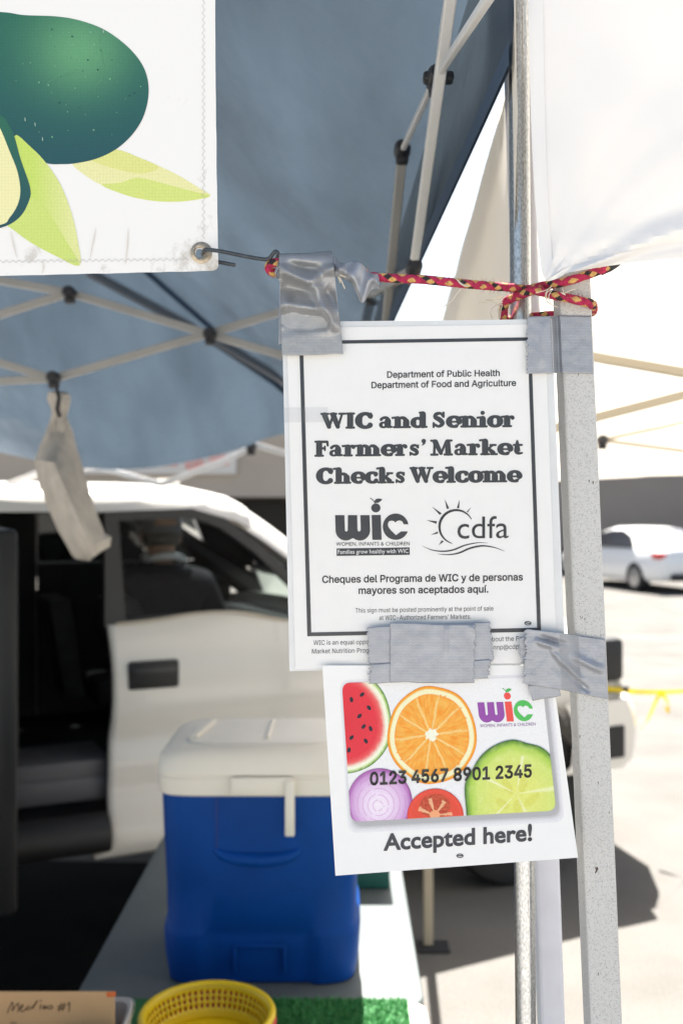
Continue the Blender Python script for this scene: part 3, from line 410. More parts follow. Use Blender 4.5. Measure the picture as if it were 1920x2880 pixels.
def slab_text(ink, txt, x0, x1, yl, yr, cap, col, lift):
    tot = sum(SLAB[c][0]+0.01 for c in txt)-0.08; k = (x1-x0)/tot; x = 0
    for ch in txt:
        adv, st = SLAB[ch]; polys = []; yk = 1.06 if ch in 'oecanmrs' else 1.0
        for q in st:
            pts = [((x+gx-0.05)*k, gy*cap*yk, gw*math.sqrt(cap*k)*1.06) for gx, gy, gw in q]; polys += stroke_outline(pts)
        if polys:
            for t in nonzero(polys):
                p = [(x0+X, yl+(yr-yl)*X/(x1-x0)-Y) for X, Y in t]
                for j in range(1, len(p)-1): ink.tri((p[0], p[j], p[j+1]), [col]*3, lift)
        x += adv+0.01
# ------------------------------------------------------------------ materials
M_ground = None
m_white_fab = mat('white_canopy_cloth', (0.84, 0.80, 0.73), 0.9, bump=0.12, bscale=900, trans=0.24, var=0.03, vscale=4)
m_valance = mat('white_valance_cloth', (0.86, 0.845, 0.83), 0.95, bump=0.15, bscale=1500, trans=0.12, var=0.02, vscale=7, dist=0.0004)
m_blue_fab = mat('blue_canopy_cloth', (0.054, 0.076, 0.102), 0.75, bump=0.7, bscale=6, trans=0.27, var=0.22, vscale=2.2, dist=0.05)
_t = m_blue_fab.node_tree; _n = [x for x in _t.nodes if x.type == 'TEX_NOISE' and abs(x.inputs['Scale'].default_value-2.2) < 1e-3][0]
_mp = _t.nodes.new('ShaderNodeMapping'); _mp.inputs['Rotation'].default_value = (0, R(25), R(20)); _mp.inputs['Scale'].default_value = (2.6, 0.8, 0.8)   # stretched streaks painting fold light and shade into the cloth colour
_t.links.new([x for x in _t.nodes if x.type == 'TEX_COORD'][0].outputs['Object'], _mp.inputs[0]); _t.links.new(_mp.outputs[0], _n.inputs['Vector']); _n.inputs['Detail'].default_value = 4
m_bar = mat('painted_steel_bar', (0.40, 0.39, 0.37), 0.4, var=0.08, vscale=8)
m_bar_w = mat('white_steel_bar', (0.78, 0.77, 0.75), 0.35)
m_joint = mat('black_joint_plastic', (0.02, 0.02, 0.025), 0.5)
m_post_w = mat('white_post_paint', (0.72, 0.72, 0.78), 0.45, var=0.04, vscale=30, bump=0.05, bscale=300)
m_black = mat('black_plastic', (0.012, 0.012, 0.013), 0.5)
m_paper = mat('paper', (0.84, 0.835, 0.825), 0.7, bump=0.05, bscale=900, var=0.012, vscale=60, dist=0.0003)
m_ink = ink_material('printing_ink', 0.45)
m_bink = ink_material('banner_ink', 0.5, weave=0.02)

def hammered():
    m = bpy.data.materials.new('hammered_grey_paint'); m.use_nodes = True; t = m.node_tree; L = t.links; b = t.nodes['Principled BSDF']
    tc = t.nodes.new('ShaderNodeTexCoord'); b.inputs['Roughness'].default_value = 0.5
    n = t.nodes.new('ShaderNodeTexNoise'); n.inputs['Scale'].default_value = 1000; n.inputs['Detail'].default_value = 3
    L.new(tc.outputs['Object'], n.inputs['Vector'])
    r = t.nodes.new('ShaderNodeValToRGB'); e = r.color_ramp.elements
    e[0].position = 0.33; e[0].color = (0.36, 0.355, 0.345, 1); e[1].position = 0.46; e[1].color = (0.57, 0.565, 0.55, 1)
    L.new(n.outputs['Fac'], r.inputs['Fac'])
    v = t.nodes.new('ShaderNodeTexVoronoi'); v.inputs['Scale'].default_value = 520; L.new(tc.outputs['Object'], v.inputs['Vector'])
    hs = t.nodes.new('ShaderNodeMath'); hs.operation = 'LESS_THAN'; hs.inputs[1].default_value = 0.15; L.new(v.outputs['Distance'], hs.inputs[0])
    sep = t.nodes.new('ShaderNodeSeparateColor'); L.new(v.outputs['Color'], sep.inputs[0])
    g2 = t.nodes.new('ShaderNodeMath'); g2.operation = 'GREATER_THAN'; g2.inputs[1].default_value = 0.55; L.new(sep.outputs[0], g2.inputs[0])
    mu = t.nodes.new('ShaderNodeMath'); mu.operation = 'MULTIPLY'; L.new(hs.outputs[0], mu.inputs[0]); L.new(g2.outputs[0], mu.inputs[1])
    cs = t.nodes.new('ShaderNodeValToRGB'); ce = cs.color_ramp.elements
    cs.color_ramp.interpolation = 'CONSTANT'
    ce[0].position = 0.0; ce[0].color = (0.06, 0.06, 0.06, 1); ce[1].position = 0.55; ce[1].color = (0.08, 0.19, 0.30, 1)
    L.new(sep.outputs[1], cs.inputs['Fac'])
    mx = t.nodes.new('ShaderNodeMix'); mx.data_type = 'RGBA'; L.new(mu.outputs[0], mx.inputs[0]); L.new(r.outputs['Color'], mx.inputs[6]); L.new(cs.outputs['Color'], mx.inputs[7])
    # rust chips, stretched along the leg
    mp = t.nodes.new('ShaderNodeMapping'); mp.inputs['Scale'].default_value = (60, 60, 22); L.new(tc.outputs['Object'], mp.inputs[0])
    n3 = t.nodes.new('ShaderNodeTexNoise'); n3.inputs['Scale'].default_value = 3.5; n3.inputs['Detail'].default_value = 7; L.new(mp.outputs[0], n3.inputs['Vector'])
    r3 = t.nodes.new('ShaderNodeValToRGB'); r3.color_ramp.elements[0].position = 0.69; r3.color_ramp.elements[0].color = (0, 0, 0, 1); r3.color_ramp.elements[1].position = 0.71
    L.new(n3.outputs['Fac'], r3.inputs['Fac'])
    m2 = t.nodes.new('ShaderNodeMix'); m2.data_type = 'RGBA'; L.new(r3.outputs['Color'], m2.inputs[0]); L.new(mx.outputs[2], m2.inputs[6]); m2.inputs[7].default_value = (0.06, 0.035, 0.025, 1)
    L.new(m2.outputs[2], b.inputs['Base Color'])
    bp = t.nodes.new('ShaderNodeBump'); bp.inputs['Strength'].default_value = 0.5; bp.inputs['Distance'].default_value = 0.0006
    L.new(n.outputs['Fac'], bp.inputs['Height']); L.new(bp.outputs['Normal'], b.inputs['Normal'])
    return m
m_leg = hammered()

def galvanised():
    m = bpy.data.materials.new('galvanised_steel'); m.use_nodes = True; t = m.node_tree; L = t.links; b = t.nodes['Principled BSDF']
    tc = t.nodes.new('ShaderNodeTexCoord'); b.inputs['Metallic'].default_value = 0.92; b.inputs['Roughness'].default_value = 0.3
    n = t.nodes.new('ShaderNodeTexNoise'); n.inputs['Scale'].default_value = 650; n.inputs['Detail'].default_value = 5
    mp = t.nodes.new('ShaderNodeMapping'); mp.inputs['Scale'].default_value = (1, 1, 0.45)
    L.new(tc.outputs['Object'], mp.inputs[0]); L.new(mp.outputs[0], n.inputs['Vector'])
    r = t.nodes.new('ShaderNodeValToRGB'); e = r.color_ramp.elements
    e[0].position = 0.30; e[0].color = (0.33, 0.34, 0.35, 1); e[1].position = 0.68; e[1].color = (0.64, 0.66, 0.67, 1)
    L.new(n.outputs['Fac'], r.inputs['Fac']); L.new(r.outputs['Color'], b.inputs['Base Color'])
    bp = t.nodes.new('ShaderNodeBump'); bp.inputs['Strength'].default_value = 0.25; bp.inputs['Distance'].default_value = 0.0004
    L.new(n.outputs['Fac'], bp.inputs['Height']); L.new(bp.outputs['Normal'], b.inputs['Normal'])
    return m
m_galv = galvanised()

def tape_material(name, col, rough=0.36, metal=0.55):
    m = bpy.data.materials.new(name); m.use_nodes = True; t = m.node_tree; L = t.links; b = t.nodes['Principled BSDF']
    b.inputs['Metallic'].default_value = metal; b.inputs['Roughness'].default_value = rough
    uv = t.nodes.new('ShaderNodeUVMap'); uv.uv_map = 'UVMap'
    br = t.nodes.new('ShaderNodeTexBrick'); br.inputs['Scale'].default_value = 1.0
    br.inputs['Brick Width'].default_value = 0.0042; br.inputs['Row Height'].default_value = 0.0013; br.inputs['Mortar Size'].default_value = 0.00022
    br.inputs['Color1'].default_value = (*col, 1); br.inputs['Color2'].default_value = (*[c*1.07 for c in col], 1); br.inputs['Mortar'].default_value = (*[c*0.87 for c in col], 1)
    L.new(uv.outputs[0], br.inputs['Vector'])
    n = t.nodes.new('ShaderNodeTexNoise'); n.inputs['Scale'].default_value = 70; n.inputs['Detail'].default_value = 5; L.new(uv.outputs[0], n.inputs['Vector'])
    mr = t.nodes.new('ShaderNodeMapRange'); mr.inputs[3].default_value = 0.8; mr.inputs[4].default_value = 1.2; L.new(n.outputs['Fac'], mr.inputs[0])
    mx = t.nodes.new('ShaderNodeMix'); mx.data_type = 'RGBA'; mx.blend_type = 'MULTIPLY'; mx.inputs[0].default_value = 1
    L.new(br.outputs['Color'], mx.inputs[6]); L.new(mr.outputs[0], mx.inputs[7]); L.new(mx.outputs[2], b.inputs['Base Color'])
    bp = t.nodes.new('ShaderNodeBump'); bp.inputs['Strength'].default_value = 0.35; bp.inputs['Distance'].default_value = 0.0003; bp.invert = True
    L.new(br.outputs['Fac'], bp.inputs['Height']); L.new(bp.outputs['Normal'], b.inputs['Normal'])
    return m
m_tape = tape_material('silver_duct_tape', (0.37, 0.378, 0.39), 0.46, 0.5)
m_tape_d = tape_material('dull_duct_tape', (0.38, 0.395, 0.43), 0.5)

# ------------------------------------------------------------------ ground
gm = bpy.data.materials.new('pavement'); gm.use_nodes = True; t = gm.node_tree; L = t.links; b = t.nodes['Principled BSDF']
tc = t.nodes.new('ShaderNodeTexCoord'); b.inputs['Roughness'].default_value = 0.95; b.inputs['Specular IOR Level'].default_value = 0.1
n1 = t.nodes.new('ShaderNodeTexNoise'); n1.inputs['Scale'].default_value = 1.3; n1.inputs['Detail'].default_value = 8
n2 = t.nodes.new('ShaderNodeTexNoise'); n2.inputs['Scale'].default_value = 90; n2.inputs['Detail'].default_value = 4
L.new(tc.outputs['Object'], n1.inputs['Vector']); L.new(tc.outputs['Object'], n2.inputs['Vector'])
ad = t.nodes.new('ShaderNodeMath'); ad.operation = 'ADD'; L.new(n1.outputs['Fac'], ad.inputs[0]); L.new(n2.outputs['Fac'], ad.inputs[1])
rr = t.nodes.new('ShaderNodeValToRGB'); rr.color_ramp.elements[0].position = 0.35; rr.color_ramp.elements[1].position = 0.7
rr.color_ramp.elements[0].color = (0.094, 0.090, 0.084, 1); rr.color_ramp.elements[1].color = (0.158, 0.153, 0.144, 1)
hf = t.nodes.new('ShaderNodeMath'); hf.operation = 'MULTIPLY'; hf.inputs[1].default_value = 0.5; L.new(ad.outputs[0], hf.inputs[0])
L.new(hf.outputs[0], rr.inputs['Fac']); L.new(rr.outputs['Color'], b.inputs['Base Color'])
bp = t.nodes.new('ShaderNodeBump'); bp.inputs['Strength'].default_value = 0.4; bp.inputs['Distance'].default_value = 0.01; L.new(n2.outputs['Fac'], bp.inputs['Height']); L.new(bp.outputs['Normal'], b.inputs['Normal'])
g = MB(); g.add([(-300, -300, 0), (300, -300, 0), (300, 300, 0), (-300, 300, 0)], [(0, 1, 2, 3)])
tag(g.build('ground', gm), kind='structure')

wk = MB(); wk.box((0, -7.0, 0.05), (60, 14.4, 0.10), bev=0.01)  # unseen pale slab added behind the camera to bounce sun onto the signs
tag(wk.build('bounce_slab', mat('bounce_concrete', (0.285, 0.275, 0.26), 0.9, var=0.08, vscale=2.0, bump=0.2, bscale=60, spec=0.1)), kind='structure')
# ------------------------------------------------------------------ the two canopies
def along(pts, u):
    L_ = [0.0]
    for p, q in zip(pts, pts[1:]): L_.append(L_[-1]+(Vector(q)-Vector(p)).length)
    d_ = u*L_[-1]
    for i in range(len(pts)-1):
        if d_ <= L_[i+1] or i == len(pts)-2: return Vector(pts[i]).lerp(Vector(pts[i+1]), max(0, min(1, (d_-L_[i])/(L_[i+1]-L_[i]))))
def slope(A, B, C, sag, n=26, fold=0.0, seed=0, stretch=(3, 3), eave=None):
    """Roof panel from eave A-B up to the peak C, sagging like wet cloth."""
    A, B, C = Vector(A), Vector(B), Vector(C); m = MB(); N = (B-A).cross(C-A).normalized()
    if N.z < 0: N = -N
    def fn(u, v):
        p = (along(eave, u) if eave else A.lerp(B, u)).lerp(C, v); e = (1-v)
        s_ = sag*4*u*(1-u)*e*min(1, 4*v)*1.0
        k = noise.noise(Vector((u*stretch[0]*(1-v*0.5)+seed, v*stretch[1], seed*1.7)))+0.5*noise.noise(Vector((u*stretch[0]*2.3+seed, v*stretch[1]*2.1, seed)))
        return p-N*(s_ - fold*k*min(1, 6*u*(1-u))*min(1, 5*v*(1-v)))
    m.grid(fn, n, n); return m
def skirt(pts_top, pts_bot, fold, n=40, seed=0.0, k=3):
    """Hanging valance between an eave line and a lower hem."""
    T = cr([tuple(p) for p in pts_top], 12); Bt = cr([tuple(p) for p in pts_bot], 12); m = MB()
    def fn(u, v):
        i = min(len(T)-2, int(u*(len(T)-1))); f = u*(len(T)-1)-i
        a = Vector(T[i]).lerp(Vector(T[i+1]), f); c = Vector(Bt[i]).lerp(Vector(Bt[i+1]), f); p = a.lerp(c, v)
        q = fold*v*noise.noise(Vector((u*9+seed, v*k, seed)))
        return p+Vector((q, q, 0))
    m.grid(fn, n, 10); return m

bNR, bFR, bFL, bNL = (0.155, 0.88, 2.40), (-0.01, 3.95, 2.10), (-2.98, 3.85, 2.05), (-2.85, 0.80, 2.40); bPK = (-1.42, 2.38, 3.22)
blue = thing('canopy_tent', 'blue canopy tent with folding white frame over the market table and cooler', 'tent', (-1.4, 2.4, 0))
fb = [Vector(bFR), P(790, 1222, 3.95), P(650, 1270, 3.95), P(420, 1316, 3.93), P(200, 1314, 3.92), P(0, 1272, 3.9), P(-500, 1180, 3.88), Vector(bFL)]
fb = [Vector(q) for q in cr([tuple(q) for q in fb], 4)]
c = MB()
for A, B, sg, fo, sd_, st, ev in ((bFR, bNR, 0.03, 0.040, 1.3, (8, 1.6), None), (bFL, bFR, 0.05, 0.022, 4.1, (1.6, 9), fb[::-1]), (bNL, bFL, 0.05, 0.03, 7.7, (4, 2), None), (bNR, bNL, 0.04, 0.03, 9.2, (4, 2), None)):
    s_ = slope(A, B, bPK, sg, 64, fo, sd_, st, ev); c.add(s_.v, s_.f)
rt = [P(1440, 180, 0.88), P(1358, 360, 1.08), P(1275, 540, 1.38), P(1192, 720, 1.85), P(1110, 900, 2.5), Vector((0.0, 3.95, 2.06))]
for k, (px_, py_) in enumerate(((1440, 180), (1358, 360), (1275, 540), (1192, 720), (1110, 900))):
    z_ = 2.20-0.022*k; Y_ = (z_-H)*F/(CY-py_); rt[k] = P(px_, py_, Y_)
tops = [Vector(bNR).lerp(Vector(bFR), min(1, max(0, (p.y-0.88)/3.07))) for p in rt]
m_ = MB(); NN = 60
def rfn(u, v):
    p = along(tops, u).lerp(along(rt, u), v); q = 0.004*v*(1-v)*4*noise.noise(Vector((u*14, v*2, 2.0))); return p+Vector((q, 0, 0))
m_.grid(rfn, NN, 8); c.add(m_.v, m_.f)
lb = [Vector((-2.98, 3.85, 2.05)), Vector((-2.93, 2.3, 2.08)), Vector((-2.85, 0.8, 2.2))]
lt = [Vector(bFL), Vector(bFL).lerp(Vector(bNL), 0.5), Vector(bNL)]
s_ = skirt(lt, lb, 0.03, seed=8); c.add(s_.v, s_.f)
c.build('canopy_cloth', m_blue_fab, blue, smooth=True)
m = MB()                                    # stitched seams: hip ridges and hem of the cloth
for A in (bFR, bNR, bFL):
    for k in range(24):
        p, q = Vector(A).lerp(Vector(bPK), k/24), Vector(A).lerp(Vector(bPK), (k+1)/24); o_ = Vector((0, 0, -0.012)); s_ = Vector((0.016, 0.016 if A != bNR else -0.016, 0))
        m.add([p-s_+o_, p+s_+o_, q+s_+o_, q-s_+o_], [(0, 1, 2, 3)])
for k in range(60):
    p, q = along(rt, k/60), along(rt, (k+1)/60); up = Vector((-0.003, 0, 0.022)); o_ = Vector((-0.003, 0, 0))
    m.add([p+o_, q+o_, q+up, p+up], [(0, 1, 2, 3)])
m.build('seam_tape', mat('blue_seam_tape', (0.05, 0.085, 0.14), 0.8, trans=0.08), blue, smooth=True)
def truss(parent, a, b_, wd=0.022, mm=None, hd=None): m = MB(); m.bar(a, b_, wd, hd or wd, bev=0.002); m.build('truss_bar', mm or m_bar, parent, smooth=False)
def joint(parent, p, r=0.02):
    m = MB(); p = Vector(p); m.tube([p+Vector((0, -0.02, 0)), p+Vector((0, -0.012, 0)), p+Vector((0, 0.015, 0)), p+Vector((0, 0.02, 0))], [r*0.7, r, r, r*0.6], 14)
    m.box(p+Vector((0, 0.005, -r*0.9)), (r*1.5, 0.022, r*1.4), bev=0.004); m.build('truss_joint', m_joint, parent, smooth=True)
# scissor truss across the middle of the tent
Q = lambda px, py, Y=2.6: P(px, py, Y)
for (a, b_) in (((-240, 745), (195, 823)), ((-260, 965), (195, 823)), ((195, 823), (590, 940)), ((590, 940), (1010, 1062)), ((-40, 1008), (150, 1065)), ((150, 1065), (590, 937)), ((590, 937), (1000, 812)), ((-300, 1085), (150, 1065))):
    truss(blue, Q(*a), Q(*b_, 2.62), 0.019)
for p in ((195, 823), (590, 940), (150, 1062)): joint(blue, Q(*p, 2.58), 0.017)
# dark rafters under the far slope
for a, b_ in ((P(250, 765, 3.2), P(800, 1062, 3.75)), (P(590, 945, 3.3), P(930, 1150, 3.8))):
    m = MB(); m.bar(a, b_, 0.025, 0.025); m.build('rafter', mat('dark_blue_rafter_paint', (0.12, 0.14, 0.17), 0.6), blue)
# scissor truss along the right side
def BX(px, py): Y = 0.145/((px-960)/F+0.035); return P(px, py, Y)
RB = [((1268, -20), (1162, 765), m_bar_w, 0.0125), ((1385, -25), (1228, 215), m_bar_w, 0.008), ((1225, 218), (1132, 420), m_bar_w, 0.008), ((1132, 418), (1085, 905), m_bar, 0.015), ((1165, 760), (1045, 828), m_bar, 0.014), ((1045, 822), (1000, 915), m_bar, 0.02)]
for a, b_, mm, wd in RB: truss(blue, BX(*a), BX(*b_), wd, mm, wd)
for p, r in (((1227, 218), 0.011), ((1131, 420), 0.0125), ((1164, 752), 0.011), ((1043, 822), 0.017)): joint(blue, BX(*p), r)
m = MB(); pp = BX(1227, 218); m.box(pp+Vector((0.002, 0, 0.0)), (0.034, 0.016, 0.011), bev=0.003); m.build('truss_joint', m_joint, blue)
# low scissor truss at the far eave
for a, b_ in (((-60, 1395), (120, 1325)), ((268, 1312), (455, 1362)), ((455, 1362), (650, 1288)), ((650, 1288), (715, 1252)), ((715, 1250), (905, 1305)), ((120, 1325), (268, 1312))):
    truss(blue, P(*a, 4.0), P(*b_, 4.02), 0.022, m_bar_w)
joint(blue, P(706, 1255, 3.98), 0.022)
# legs
m = MB(); a = P(1441, -200, 0.965); b_ = P(1549, 2880, 0.965); d = (b_-a).normalized(); foot = b_+d*((b_.z-0.01)/-d.z)
m.bar(a, foot, 0.0235, 0.0235, bev=0.003); m.build('leg', m_post_w, blue, smooth=False)
m = MB(); m.box((foot.x, foot.y, 0.006), (0.09, 0.09, 0.012), bev=0.003); m.build('foot_plate', m_post_w, blue)
for x, y in ((-2.9, 3.8), (-2.8, 0.9), (0.0, 3.9)):
    if x == 0.0: x, y = -0.015, 4.02
    m = MB(); m.bar((x, y, 0.01), (x, y, 2.25), 0.032, 0.032, bev=0.003); m.build('leg', m_bar_w, blue)
    m = MB(); m.box((x, y, 0.006), (0.1, 0.1, 0.012)); m.build('foot_plate', m_bar_w, blue)

wNL, wFL, wFR, wNR = (0.150, 0.87, 2.44), (0.278, 3.95, 2.14), (3.35, 4.0, 2.14), (3.2, 0.85, 2.44); wPK = (1.72, 2.42, 3.0)
white = thing('canopy_tent', 'white canopy tent with glowing sunlit roof on a speckled grey leg', 'tent', (1.7, 2.4, 0))
lt = [Vector((0.150, 0.87, 2.44)), P(1424, 260, 0.99), P(1410, 310, 1.06), P(1330, 590, 1.39), P(1245, 890, 2.14), Vector((0.278, 3.95, 2.14))]
lb = [p+Vector((0.004, 0, -0.29)) for p in lt]
c = MB()
for A, B, sg, fo, sd_, st in ((wNL, wFL, 0.03, 0.012, 3.3, (3, 2)), (wFL, wFR, 0.04, 0.015, 6.1, (3, 3)), (wFR, wNR, 0.04, 0.015, 1.7, (3, 2)), (wNR, wNL, 0.04, 0.015, 5.2, (3, 2))):
    s_ = slope(A, B, wPK, sg, fold=fo, seed=sd_, stretch=st, eave=lt if A == wNL else None); c.add(s_.v, s_.f)
m_ = MB(); m_.grid(lambda u, v: along(lt, u).lerp(along(lb, u), v)+Vector((0.004*noise.noise(Vector((u*10, v*2, 1.0))), 0, 0)), 60, 8); c.add(m_.v, m_.f)
fb = [Vector((0.275, 3.95, 1.95)), P(1400, 1362, 3.95), P(1560, 1353, 3.96), P(1660, 1348, 3.97), P(1780, 1342, 3.98), P(1920, 1336, 3.98), Vector((2.4, 4.0, 1.965)), Vector((3.35, 4.0, 1.95))]
ft = [Vector(wFL).lerp(Vector(wFR), min(1, max(0, (p.x-0.275)/3.075))) for p in fb]
s_ = skirt(ft, fb, 0.004, n=110, seed=6); c.add(s_.v, s_.f)
c.build('canopy_cloth', m_white_fab, white, smooth=True)
m_bar_t = mat('tan_steel_bar', (0.42, 0.37, 0.28), 0.5)
for a, b_ in (((1560, 985), (2050, 1070)), ((1490, 1222), (2050, 1078)), ((1690, 1238), (2050, 1160)), ((1690, 1238), (2050, 1285))):
    truss(white, P(*a, 2.6 if a[0] < 1600 else 3.9), P(*b_, 2.6 if a[0] < 1600 else 3.9), 0.025 if a[0] < 1600 else 0.014, m_bar_t)
joint(white, P(1694, 1238, 3.86), 0.022)
# the speckled near leg
lc0 = P(1617, 1058, 0.885); lc1 = P(1694, 2877, 0.885); d = (lc1-lc0).normalized()
ltop = lc0-d*0.30; lfoot = lc1+d*((lc1.z-0.01)/-d.z)
m = MB(); m.bar(ltop, lfoot, 0.0292, 0.028, bev=0.0022)
leg = m.build('leg', m_leg, white, smooth=False)
m = MB(); m.box((lfoot.x, lfoot.y, 0.006), (0.1, 0.1, 0.012), bev=0.003); m.build('foot_plate', m_leg, white)
# tan far leg
fa = P(1198, 1040, 4.1); fo = P(1204, 2662, 4.1)
m = MB(); m.bar((fa.x, 4.1, 2.1), (fo.x, 4.1, 0.02), 0.037, 0.037, bev=0.003); m.build('leg', mat('tan_leg_paint', (0.40, 0.34, 0.25), 0.5), white)
m = MB(); m.box((fo.x+0.02, 4.1, 0.008), (0.13, 0.1, 0.016), bev=0.003); m.build('foot_plate', m_joint, white)
for x, y in ((3.3, 3.95), (3.15, 0.9)):
    m = MB(); m.bar((x, y, 0.01), (x, y, 2.25), 0.032, 0.032); m.build('leg', m_leg, white)
# near valance, close to the lens
le = cr([(1476, -420), (1482, -100), (1484, 0), (1492, 330), (1503, 560), (1514, 690), (1522, 760), (1534, 790)], 8)
be = cr([(1534, 790), (1560, 779), (1594, 766), (1694, 749), (1821, 733), (1920, 727), (2200, 735), (2700, 700), (3600, 640), (5500, 600), (9000, 600), (11200, 600)], 8)
def at(c, u): i = min(len(c)-2, int(u*(len(c)-1))); f = u*(len(c)-1)-i; return tuple(a+(b_-a)*f for a, b_ in zip(c[i], c[i+1]))
def val_pt(px, py):
    dx, dy = (px-1534)/400.0, (790-py)/400.0; r = math.hypot(dx, dy); th = math.atan2(dy, dx)
    wv = 0.0042*math.sin(th*9+0.6)*min(1, r*3.5)*math.exp(-r*1.3)+0.006*noise.noise(Vector((px/260, py/300, 3.0)))+0.003*noise.noise(Vector((px/90, py/260, 8.0)))*math.exp(-r)
    ang = math.atan2(790-py, px-1534+1e-3)
    for a0, wd_, am, r0 in ((0.42, 0.085, 0.010, 0.12), (0.27, 0.05, -0.006, 0.15), (0.72, 0.10, -0.006, 0.1), (1.05, 0.09, 0.004, 0.1), (0.16, 0.035, 0.004, 0.2)):
        wv += am*math.exp(-((ang-a0-0.10*math.sin(r*2.1))/wd_)**2)*min(1, max(0, (r-0.02)/r0))*math.exp(-r*0.9)*(0.4+r)
    sagc = 0.007*math.exp(-((py-640-0.18*(1920-px))/34.0)**2)*min(1, max(0, (px-1560)/150))
    return P(px, py, 0.838+wv-sagc*0.5-0.006*math.exp(-r*4))
def vfn(u, v):
    uu = u**1.7; bx, by = at(be, uu); tx, ty = 1476+(bx-1534)*1.0, -420.0
    lx, ly = at(le, v); k = (v**1.5)
    px = lx+(bx-1534); py = ty+(by-ty)*v
    if u < 1e-6: px, py = lx, ly
    else:
        blend = min(1, (bx-1534)/60.0); py = (ly*(1-blend)+py*blend)
    return val_pt(px, py)
c = MB(); c.grid(vfn, 110, 70); c.build('valance', m_valance, white, smooth=True)
c = MB()                                    # stitched side hem and bottom hem
def hem1(u, v):
    lx, ly = at(le, v*0.985); p = val_pt(lx+46*u*(1-0.35*v), ly-22*u*v**6); return p+Vector((0, -0.0012-0.0014*math.sin(math.pi*u), 0))
c.grid(hem1, 8, 60)
c.build('side_hem', m_valance, white, smooth=True)
c = MB()
def hem2(u, v):
    bx, by = at(be, 0.004+u*0.5); p = val_pt(bx+4, by-(10+34*min(1, (bx-1534)/330))*v+1); return p+Vector((0, -0.0012-0.0016*math.sin(math.pi*v), 0))
c.grid(hem2, 80, 6); c.build('bottom_hem', m_valance, white, smooth=True)

# ------------------------------------------------------------------ galvanised pipe
pt_, pb_ = P(1456, -150, 0.925), P(1478, 2880, 0.925); d = (pb_-pt_).normalized(); pf = pb_+d*((pb_.z-0.004)/-d.z)
m = MB(); m.tube([pt_, pt_.lerp(pf, 0.5), pf], 0.0096, 28)
n_ = Vector((-0.35, -1, 0)).normalized()
m.tube([pt_+Vector((0.0022, -0.0092, 0)), pf+Vector((0.0022, -0.0092, 0))], 0.0007, 6)
tag(m.build('galvanised_pipe', m_galv, None, smooth=True), 'galvanised steel pipe standing upright behind the right side of the laminated sign', 'pole')

# ------------------------------------------------------------------ banner
BY = 0.872
bn = thing('banner', 'white vinyl banner printed with a dark green avocado and pale leaves', 'banner', P(300, 770, BY))
rj = random.Random(3)
ol = [(x, 775-(x+1200)*0.0+0.4*rj.uniform(-1, 1)*0+ (0 if x < 0 else -x*0.0225)) for x in range(-1200, 590, 30)]
ol = [(x, y+rj.uniform(-0.8, 0.8)) for x, y in ol]+[(598, 761), (609, 757), (614, 748), (613.5, 735)]
ol += [(605+(y/740)**1.6*8.5+rj.uniform(-0.5, 0.5), y) for y in range(700, 0, -35)]+[(605, 0), (604, -500), (-1200, -520)]
hole = [(561+11*math.cos(2*math.pi*k/24), 712+13*math.sin(2*math.pi*k/24)) for k in range(24)]
tr = fill2d([ol, hole]); m = MB(); vid = {}
for q in tr:
    ids = []
    for p in q:
        key = (round(p[0], 2), round(p[1], 2))
        if key not in vid: vid[key] = len(m.v); m.v.append(tuple(P(p[0], p[1], BY)))
        ids.append(vid[key])
    m.f.append(tuple(ids)); m.mi.append(0)
m_vinyl = ink_material('banner_vinyl', 0.5)
vm = bpy.data.materials.new('dirty_vinyl'); vm.use_nodes = True; t = vm.node_tree; L = t.links; b = t.nodes['Principled BSDF']; b.inputs['Roughness'].default_value = 0.5
tc = t.nodes.new('ShaderNodeTexCoord')
nn = t.nodes.new('ShaderNodeTexNoise'); nn.inputs['Scale'].default_value = 26; nn.inputs['Detail'].default_value = 9; nn.inputs['Roughness'].default_value = 0.72
mp = t.nodes.new('ShaderNodeMapping'); mp.inputs['Scale'].default_value = (1.2, 1, 1.1); L.new(tc.outputs['Object'], mp.inputs[0]); L.new(mp.outputs[0], nn.inputs['Vector'])
sx = t.nodes.new('ShaderNodeSeparateXYZ'); L.new(tc.outputs['Object'], sx.inputs[0])
e1 = t.nodes.new('ShaderNodeMapRange'); zb = P(0, 770, BY).z; e1.inputs[1].default_value = zb; e1.inputs[2].default_value = zb+0.07; e1.inputs[3].default_value = 0.12; e1.inputs[4].default_value = -0.06; L.new(sx.outputs[2], e1.inputs[0])
xr = P(610, 0, BY).x
e2 = t.nodes.new('ShaderNodeMapRange'); e2.inputs[1].default_value = xr-0.05; e2.inputs[2].default_value = xr; e2.inputs[3].default_value = 0.0; e2.inputs[4].default_value = 0.09; L.new(sx.outputs[0], e2.inputs[0])
a1 = t.nodes.new('ShaderNodeMath'); a1.operation = 'ADD'; L.new(e1.outputs[0], a1.inputs[0]); L.new(e2.outputs[0], a1.inputs[1])
a2 = t.nodes.new('ShaderNodeMath'); a2.operation = 'ADD'; L.new(a1.outputs[0], a2.inputs[0]); L.new(nn.outputs['Fac'], a2.inputs[1])
rr = t.nodes.new('ShaderNodeValToRGB'); rr.color_ramp.elements[0].position = 0.62; rr.color_ramp.elements[0].color = (0.83, 0.82, 0.80, 1); rr.color_ramp.elements[1].position = 0.80; rr.color_ramp.elements[1].color = (0.48, 0.44, 0.39, 1)
L.new(a2.outputs[0], rr.inputs['Fac']); L.new(rr.outputs['Color'], b.inputs['Base Color'])
m.build('banner_cloth', vm, bn, smooth='open')
sb = lambda px, py, lift: P(px, py, BY-lift)
Z1 = lambda pts: [(x*0.4464, y*0.4464) for x, y in pts]
art = Ink(sb)
